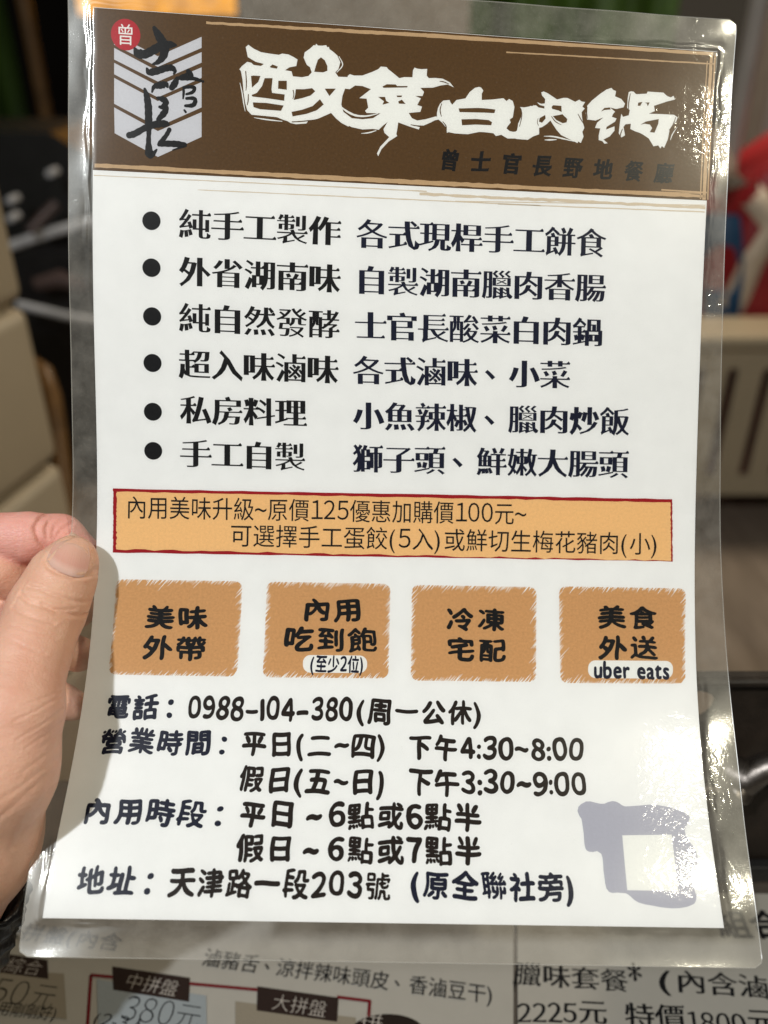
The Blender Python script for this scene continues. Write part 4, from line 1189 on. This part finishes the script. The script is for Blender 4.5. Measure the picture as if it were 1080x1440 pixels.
# ---- contact lines
def contact():
    em = 9.4
    rows = (('電話：', (7.34,231.52), (34.69,231.54), em, 'ink_navy'), ('0988-104-380', (34.74,232.01), (90.65,232.16), 9.9, 'ink_brown'), ('(周一公休)', (91.37,232.15), (135.33,232.23), em, 'ink_brown'),
            ('營業時間：', (7.49,242.88), (53.75,243.49), em, 'ink_navy'), ('平日(二~四)', (53.73,243.26), (103.02,243.61), em, 'ink_brown'), ('下午4:30~8:00', (109.25,244.0), (169.62,244.24), em, 'ink_brown'),
            ('假日(五~日)', (54.11,254.7), (103.57,255.14), em, 'ink_brown'), ('下午3:30~9:00', (109.68,255.07), (170.08,255.18), em, 'ink_brown'),
            ('內用時段：', (6.16,265.09), (55.69,265.93), em, 'ink_navy'), ('平日', (55.65,265.6), (74.6,265.7), em, 'ink_brown'), ('~', (77.37,266.0), (82.87,266.04), em, 'ink_brown'), ('6點或6點半', (84.45,265.7), (134.68,265.77), em, 'ink_brown'),
            ('假日', (55.96,275.85), (74.8,276.04), em, 'ink_brown'), ('~', (77.32,276.54), (82.72,276.58), em, 'ink_brown'), ('6點或7點半', (84.94,276.03), (134.74,276.07), em, 'ink_brown'),
            ('地址：', (8.02,285.96), (36.29,286.31), em * 1.02, 'ink_navy'), ('天津路一段203號', (36.26,286.11), (105.76,286.56), em * 1.02, 'ink_brown'), ('(原全聯社旁)', (111.33,285.88), (164.55,286.25), em * .98, 'ink_navy'))
    for s, a, b, e, mt in rows:
        d = Ink(); d.text(s, a, b, e, 'pop'); d.build('contact_lettering', M[mt], card, .04)
    d = Ink(); d.poly([(166.26,263.52),(166.65,262.3),(167.49,261.47),(169.3,260.55),(170.85,260.53),(172.37,260.89),(174.11,261.23),(175.44,261.18),(176.8,260.63),(178.15,260.33),(179.46,260.52),(180.32,260.92),(181.36,261.64),(182.44,261.96),(186.44,261.67),(191.81,261.2),(197.05,261.96),(201.75,263.53),(203.34,264.32),(203.68,265.13),(202.9,266.75),(201.84,268.16),(201.47,269.24),(201.63,270.75),(202.21,271.93),(203.51,273.56),(204.26,275.04),(204.64,276.59),(204.5,278.14),(203.59,280.45),(202.5,281.98),(201.89,283.5),(201.77,285.38),(202.21,286.69),(202.56,287.98),(202.32,289.28),(201.51,290.4),(199.18,291.27),(196.59,291.67),(194.04,291.77),(190.71,291.52),(188.24,291.11),(185.75,290.77),(183.71,290.28),(182.33,289.53),(181.38,288.61),(180.61,288.06),(179.8,287.7),(177.29,287.55),(175.59,287.68),(174.56,287.39),(173.82,286.47),(173.55,284.97),(173.49,283.46),(173.37,281.18),(173.44,279.65),(173.42,277.53),(173.1,276.37),(171.88,275.61),(170.35,275.9),(169.28,275.83),(168.45,275.45),(168.03,274.75),(167.87,273.5),(167.84,272.32),(167.85,270.34),(167.69,268.35),(167.57,266.94),(167.42,265.94),(166.75,264.94)])
    bl = d.build('grey_blotch', M['blotch_grey'], card, .03)
    d = Ink(); d.poly([(180.54,270.79),(196.94,270.41),(196.95,286.86),(180.45,286.84)]); d.build('white_square', M['print_white'], bl, .05)
contact()
bpy.data.objects.remove(_fo); bpy.data.curves.remove(_fc)

# ================================================================ the hand
def hand():
    root = thing('person', 'left hand in a glossy black sleeve pinching the leaflet by its left edge', 'person', rig(-.14, .06, .27))
    J = dict(
        thumb=[(-103.9,15.7,273.5,7.8),(-106.9,21.8,272.0,10.2),(-110.7,32.2,268.5,11.6),(-111.9,43.0,260.0,11.3),(-112.2,59.1,250.0,13.5)],
        thenar=[(-112.6,62.4,249.0,14.3),(-117.7,78.7,248.0,16.4),(-132.8,103.2,258.0,22.0),(-167.9,150.6,284.0,25.7)],
        palm=[(-155.3,42.6,288.0,15.5),(-159.3,70.1,288.0,20.5),(-151.1,106.2,284.0,21.2)],
        palm2=[(-175.2,27.9,292.0,12.2),(-175.2,66.0,292.0,15.2),(-162.8,110.2,288.0,17.5)],
        index=[(-177.7,20.3,292.0,10.7),(-152.2,9.9,285.0,9.3),(-124.4,8.9,285.0,9.0)],
        index2=[(-123.4,9.2,286.0,8.8),(-115.4,9.6,291.0,8.4),(-108.8,14.5,293.0,6.9)],
        middle=[(-175.8,33.1,293.0,10.2),(-148.7,20.5,284.0,8.9),(-134.3,20.0,284.0,8.5)],
        middle2=[(-134.8,20.6,285.0,8.4),(-122.7,30.2,294.0,7.7),(-111.2,35.5,296.0,6.7)],
        ring=[(-175.8,45.9,293.0,9.7),(-149.7,37.9,287.0,8.5),(-135.2,38.6,288.0,8.0),(-121.5,47.6,296.0,7.5),(-111.4,51.8,298.0,6.5)],
        pinky=[(-175.8,61.1,293.0,8.2),(-150.8,58.3,289.0,7.5),(-129.9,62.9,293.0,6.9),(-118.2,68.9,298.0,6.2),(-113.4,70.7,299.0,5.5)])
    h = .8
    lo = np.array([-205., -8., 214.]); hi = np.array([-84., 172., 320.])
    n = np.ceil((hi - lo) / h).astype(int)
    X, Y, Z = np.meshgrid(*[np.arange(k, dtype=np.float32) * h + l for k, l in zip(n, lo.astype(np.float32))], indexing='ij')
    def cone(a, b):
        ax, ay, az, r1 = a; bx, by, bz, r2 = b
        dx, dy, dz = bx - ax, by - ay, bz - az
        L = dx * dx + dy * dy + dz * dz
        t = np.clip(((X - ax) * dx + (Y - ay) * dy + (Z - az) * dz) / L, 0, 1).astype(np.float32)
        return np.sqrt((X - ax - dx * t) ** 2 + (Y - ay - dy * t) ** 2 + (Z - az - dz * t) ** 2) - (r1 + (r2 - r1) * t)
    def smin(a, b, k):
        q = np.maximum(k - np.abs(a - b), 0) / k
        return np.minimum(a, b) - q * q * k * .25
    def chain(ps, k):
        d = None
        for a, b in zip(ps, ps[1:]):
            c = cone(a, b); d = c if d is None else smin(d, c, k)
        return d
    th = chain(J['thumb'], 5)
    body = smin(smin(chain(J['thenar'], 8), chain(J['palm'], 8), 12), chain(J['palm2'], 8), 12)
    th = smin(th, body, 3.2)
    ix = smin(chain(J['index'], 4), chain(J['index2'], 3), 1.8)
    md = smin(chain(J['middle'], 4), chain(J['middle2'], 3), 2.2)
    rg = chain(J['ring'], 3); pk = chain(J['pinky'], 3)
    fing = smin(smin(ix, md, 1.2), smin(rg, pk, 1.2), 1.2)
    D = smin(th, fing, 1.0)
    pinkf = np.exp(-np.maximum(ix, 0) / 1.5)
    # surface nets
    S = D < 0
    c = [S[i:n[0] - 1 + i, j:n[1] - 1 + j, k:n[2] - 1 + k] for i in (0, 1) for j in (0, 1) for k in (0, 1)]
    cnt = sum(q.astype(np.int8) for q in c)
    act = (cnt > 0) & (cnt < 8)
    idx = -np.ones(act.shape, dtype=np.int64); ii = np.argwhere(act); idx[act] = np.arange(len(ii))
    acc = np.zeros((len(ii), 3)); num = np.zeros(len(ii))
    corners = [(i, j, k) for i in (0, 1) for j in (0, 1) for k in (0, 1)]
    for a in corners:
        for b in corners:
            if sum(abs(x - y) for x, y in zip(a, b)) != 1 or a > b: continue
            da = D[ii[:, 0] + a[0], ii[:, 1] + a[1], ii[:, 2] + a[2]]; db = D[ii[:, 0] + b[0], ii[:, 1] + b[1], ii[:, 2] + b[2]]
            m_ = (da < 0) != (db < 0)
            t = np.where(m_, da / np.where(m_, da - db, 1), 0)
            p = np.array(a) + t[:, None] * (np.array(b) - np.array(a))
            acc += np.where(m_[:, None], p, 0); num += m_
    P = (ii + acc / num[:, None]) * h + lo
    fs = []
    for ax in range(3):
        o1, o2 = (ax + 1) % 3, (ax + 2) % 3
        sl = [slice(None)] * 3; s2 = [slice(None)] * 3
        sl[ax] = slice(0, -1); s2[ax] = slice(1, None)
        A, B = S[tuple(sl)], S[tuple(s2)]
        e = np.argwhere(A != B)
        e = e[(e[:, o1] > 0) & (e[:, o2] > 0) & (e[:, o1] < n[o1] - 1) & (e[:, o2] < n[o2] - 1)]
        sgn = A[e[:, 0], e[:, 1], e[:, 2]]
        def at(d1, d2):
            q = e.copy(); q[:, o1] -= d1; q[:, o2] -= d2
            return idx[q[:, 0], q[:, 1], q[:, 2]]
        q = np.stack([at(0, 0), at(1, 0), at(1, 1), at(0, 1)], 1)
        q[~sgn] = q[~sgn][:, ::-1]
        fs.append(q[(q >= 0).all(1)])
    fs = np.concatenate(fs)
    gi = np.clip(np.rint((P - lo) / h).astype(int), 0, n - 1)
    tone = pinkf[gi[:, 0], gi[:, 1], gi[:, 2]]
    # relax, then press the creases in
    me_n = len(P)
    ed = np.concatenate([fs[:, [0, 1]], fs[:, [1, 2]], fs[:, [2, 3]], fs[:, [3, 0]]])
    for it in range(4):
        s_ = np.zeros((me_n, 3)); c_ = np.zeros(me_n)
        for a, b in ((0, 1), (1, 0)):
            for x in range(3): s_[:, x] += np.bincount(ed[:, a], P[ed[:, b], x], me_n)
            c_ += np.bincount(ed[:, a], minlength=me_n)
        P = P + .5 * (s_ / c_[:, None] - P)
    # two levels of refinement by hand: subdivide with bmesh only where the photo looks
    bm = bmesh.new()
    tl = bm.verts.layers.float.new('tone')
    vv = [bm.verts.new(p) for p in P]
    for v, t in zip(vv, tone): v[tl] = t
    for f in fs:
        try: bm.faces.new([vv[i] for i in f])
        except ValueError: pass
    front = [e for e in bm.edges if e.verts[0].co.x > -142 and e.verts[0].co.z < 283 and e.verts[0].co.y < 120]
    bmesh.ops.subdivide_edges(bm, edges=front, cuts=1, use_grid_fill=True, smooth=.6)
    bmesh.ops.recalc_face_normals(bm, faces=bm.faces)
    bm.normal_update()
    bm.verts.ensure_lookup_table()
    Q = np.array([v.co[:] for v in bm.verts]); N = np.array([v.normal[:] for v in bm.verts])
    disp = np.zeros(len(Q))
    def groove(line, depth, width, zmax=281, xy=None):
        best = np.full(len(Q), 1e9)
        for a, b in zip(line, line[1:]):
            a, b = np.array(a), np.array(b); d = b - a
            t = np.clip(((Q[:, :2] - a) @ d) / (d @ d), 0, 1)
            best = np.minimum(best, np.hypot(*(Q[:, :2] - a - t[:, None] * d).T))
        fr = (N[:, 2] < .1) & (Q[:, 2] < zmax)
        return np.where(fr, -depth * np.exp(-(best / width) ** 2) + .35 * depth * np.exp(-((best - 2.2 * width) / (1.3 * width)) ** 2), 0)
    for ln, dp, wd in (
        ([(-112.59,23.51),(-108.97,24.19),(-104.45,26.23),(-99.48,28.49),(-97.67,29.39)], .34, .55), ([(-114.63,26.0),(-111.23,28.26),(-107.17,29.39),(-102.19,31.65),(-98.12,33.69)], .45, .6),
        ([(-107.17,28.49),(-104.0,30.52),(-99.48,31.2)], .25, .45), ([(-116.66,29.62),(-113.04,31.2),(-108.52,32.56),(-103.1,34.59)], .25, .5), ([(-113.95,22.16),(-115.3,26.68),(-116.21,29.84)], .15, .5),
        ([(-117.11,34.23),(-110.36,35.58),(-101.35,38.74)], .12, .45), ([(-118.9,38.14),(-111.28,39.49),(-103.2,43.07)], .12, .45),
        ([(-93.94,51.54),(-96.85,55.07),(-101.83,58.19),(-106.82,60.27)], 0.149, .40), ([(-93.94,55.07),(-96.43,59.02),(-100.17,62.35),(-105.99,65.67)], 0.136, .38), ([(-94.15,58.81),(-96.85,62.76),(-99.76,65.67),(-103.91,68.58)], 0.112, .36),
        ([(-94.77,62.76),(-97.26,66.09),(-101.0,69.41)], 0.093, .36), ([(-95.18,53.0),(-99.76,54.87),(-105.16,56.11)], 0.093, .36), ([(-95.6,66.5),(-98.51,70.66),(-103.91,74.82)], 0.124, .5),
        ([(-99.76,83.48),(-104.35,89.74),(-110.61,100.17)], 0.186, .7), ([(-100.17,78.26),(-106.43,84.52),(-112.7,89.74)], 0.155, .7), ([(-98.09,74.09),(-104.35,78.89),(-111.65,83.48)], 0.124, .6),
        ([(-118.27,0.96),(-118.75,5.3),(-117.54,9.63),(-115.14,13.49)], .55, .7), ([(-112.73,2.41),(-113.69,5.3),(-114.17,8.67)], .28, .6), ([(-108.87,3.61),(-111.76,6.02),(-113.21,9.15)], .28, .6), ([(-115.62,1.45),(-116.1,5.3),(-115.62,9.15)], .22, .5),
        ([(-124.29,2.89),(-123.81,8.67),(-124.29,13.97)], .12, .6)):
        disp += groove(ln, dp, wd, 288)
    # bed of the nail
    nailring = [(-109.27,15.61),(-107.44,17.68),(-104.22,19.51),(-100.09,21.12),(-96.88,21.12),(-95.04,17.91),(-94.35,13.77),(-95.96,10.1),(-97.79,8.03),(-100.32,7.12),(-102.85,7.81),(-105.14,9.41),(-107.44,11.94),(-109.27,15.61)]
    disp += groove(nailring, .42, .55)
    N2 = Q + N * disp[:, None]
    for v, p in zip(bm.verts, N2): v.co = p
    for f in bm.faces: f.smooth = True
    tones = [v[tl] for v in bm.verts]
    bm.normal_update()
    bv = BVHTree.FromBMesh(bm)
    for v in bm.verts:
        v.co = rig(v.co.x * .001, v.co.y * .001, v.co.z * .001) - ORG[root.name]
    bmesh.ops.recalc_face_normals(bm, faces=bm.faces)
    me = bpy.data.meshes.new('hand_skin')
    bm.to_mesh(me); bm.free()
    at_ = me.color_attributes.new('tone', 'FLOAT_COLOR', 'POINT')
    for i, t in enumerate(tones): at_.data[i].color = (min(1, t * .75 + .12), 0, 0, 1)
    me.materials.append(M['skin'])
    ho = bpy.data.objects.new('hand', me); coll.objects.link(ho); ho.parent = root
    ORG[ho.name] = ORG[root.name]
    # thumb nail: left rim, right rim from cuticle to tip (camera-frame mm at the nail's depth)
    Lr = [(-108.81,15.15),(-108.13,13.31),(-107.21,11.48),(-106.06,9.87),(-104.68,8.72),(-103.07,7.81),(-101.47,7.23)]
    Rr = [(-96.88,20.89),(-95.73,18.82),(-95.04,16.53),(-94.7,14.0),(-95.5,11.02),(-97.11,8.72),(-99.4,7.23)]
    Cb = [(-108.81,15.15),(-107.44,17.33),(-104.45,19.28),(-101.01,20.66),(-98.71,21.12),(-96.88,20.89)]
    nt, ns = 18, 22
    def lerp_poly(P_, t):
        P_ = np.array(P_); s = t * (len(P_) - 1); k = min(int(s), len(P_) - 2); return P_[k] + (P_[k + 1] - P_[k]) * (s - k)
    V, UV = [], []
    for j in range(ns + 1):
        q = j / ns
        a, b = lerp_poly(Lr, q), lerp_poly(Rr, q)
        for i in range(nt + 1):
            t = i / nt
            base = a + (b - a) * t
            cb = lerp_poly(Cb, t); c0 = np.array(Lr[0]) + (np.array(Rr[0]) - np.array(Lr[0])) * t
            base = base + (cb - c0) * (1 - q) ** 2
            if q > .7: base = base + (np.array([(-100.32,6.43)][0]) - np.array([(-100.32,7.23)][0])) * ((q - .7) / .3) ** 2 * math.sin(math.pi * t)
            x, y = base
            o = Vector((x / 264 * 100, y / 264 * 100, 100.)); d = o.normalized()
            hit = bv.ray_cast(o, d)
            p = hit[0] if hit[0] is not None else Vector((x, y, 270))
            V.append(np.array(p)); UV.append((t, q))
    V = np.array(V).reshape(ns + 1, nt + 1, 3)
    for it in range(10):   # fair the plate
        V[1:-1, 1:-1] = (V[:-2, 1:-1] + V[2:, 1:-1] + V[1:-1, :-2] + V[1:-1, 2:]) / 4
    # arch it a little towards the viewer
    for j in range(ns + 1):
        for i in range(nt + 1):
            t, q = i / nt, j / ns
            V[j, i, 2] -= .12 + .85 * (4 * t * (1 - t)) ** .8 * (.55 + .45 * q)
    Wd = [rig(*(p * .001)) for p in V.reshape(-1, 3)]
    F2 = []
    for j in range(ns):
        for i in range(nt):
            k = j * (nt + 1) + i; F2.append((k, k + 1, k + nt + 2, k + nt + 1))
    no = obj('thumb_nail', [tuple(w) for w in Wd], F2, M['nail'], root, True)
    uvl = no.data.uv_layers.new(name='UVMap')
    for lp in no.data.loops: uvl.data[lp.index].uv = UV[lp.vertex_index]
    # sleeve: crumpled tube round the wrist
    ax = [np.array(p) for p in [(-144.0,122.4,277.0,24.1),(-151.9,136.3,280.0,26.3),(-166.6,161.7,286.0,29.3),(-193.0,203.5,300.0,33.4),(-241.0,275.5,330.0,40.2)]]
    V, Fc = [], []
    na, nl = 72, 60
    def axis(s):
        s = s * (len(ax) - 1); k = min(int(s), len(ax) - 2); return ax[k] + (ax[k + 1] - ax[k]) * (s - k)
    for j in range(nl + 1):
        s = j / nl
        c = axis(s); d = axis(min(1, s + .03))[:3] - axis(max(0, s - .03))[:3]; d /= np.linalg.norm(d)
        e1 = np.cross(d, [0, 0, 1.]); e1 /= np.linalg.norm(e1); e2 = np.cross(d, e1)
        for i in range(na):
            a = 2 * math.pi * i / na
            r = c[3] * (1 + .035 * math.sin(s * 60 + 2 * math.sin(a * 2)) + .03 * math.sin(9 * a + 7 * s) * math.sin(30 * s + a) + .02 * math.sin(23 * a + 40 * s))
            if j == 0: r *= .93
            V.append(rig(*((c[:3] + (e1 * math.cos(a) + e2 * math.sin(a)) * r) * .001)))
    for j in range(nl):
        for i in range(na):
            Fc.append((j * na + i, j * na + (i + 1) % na, (j + 1) * na + (i + 1) % na, (j + 1) * na + i))
    n0 = len(V)      # turned-in cuff
    c = ax[0]; d = (ax[1] - ax[0])[:3]; d /= np.linalg.norm(d); e1 = np.cross(d, [0, 0, 1.]); e1 /= np.linalg.norm(e1); e2 = np.cross(d, e1)
    for i in range(na):
        a = 2 * math.pi * i / na
        V.append(rig(*((c[:3] + d * 14 + (e1 * math.cos(a) + e2 * math.sin(a)) * c[3] * .86) * .001)))
    for i in range(na): Fc.append((i, n0 + i, n0 + (i + 1) % na, (i + 1) % na))
    obj('sleeve', [tuple(v) for v in V], Fc, M['sleeve'], root, True)
hand()
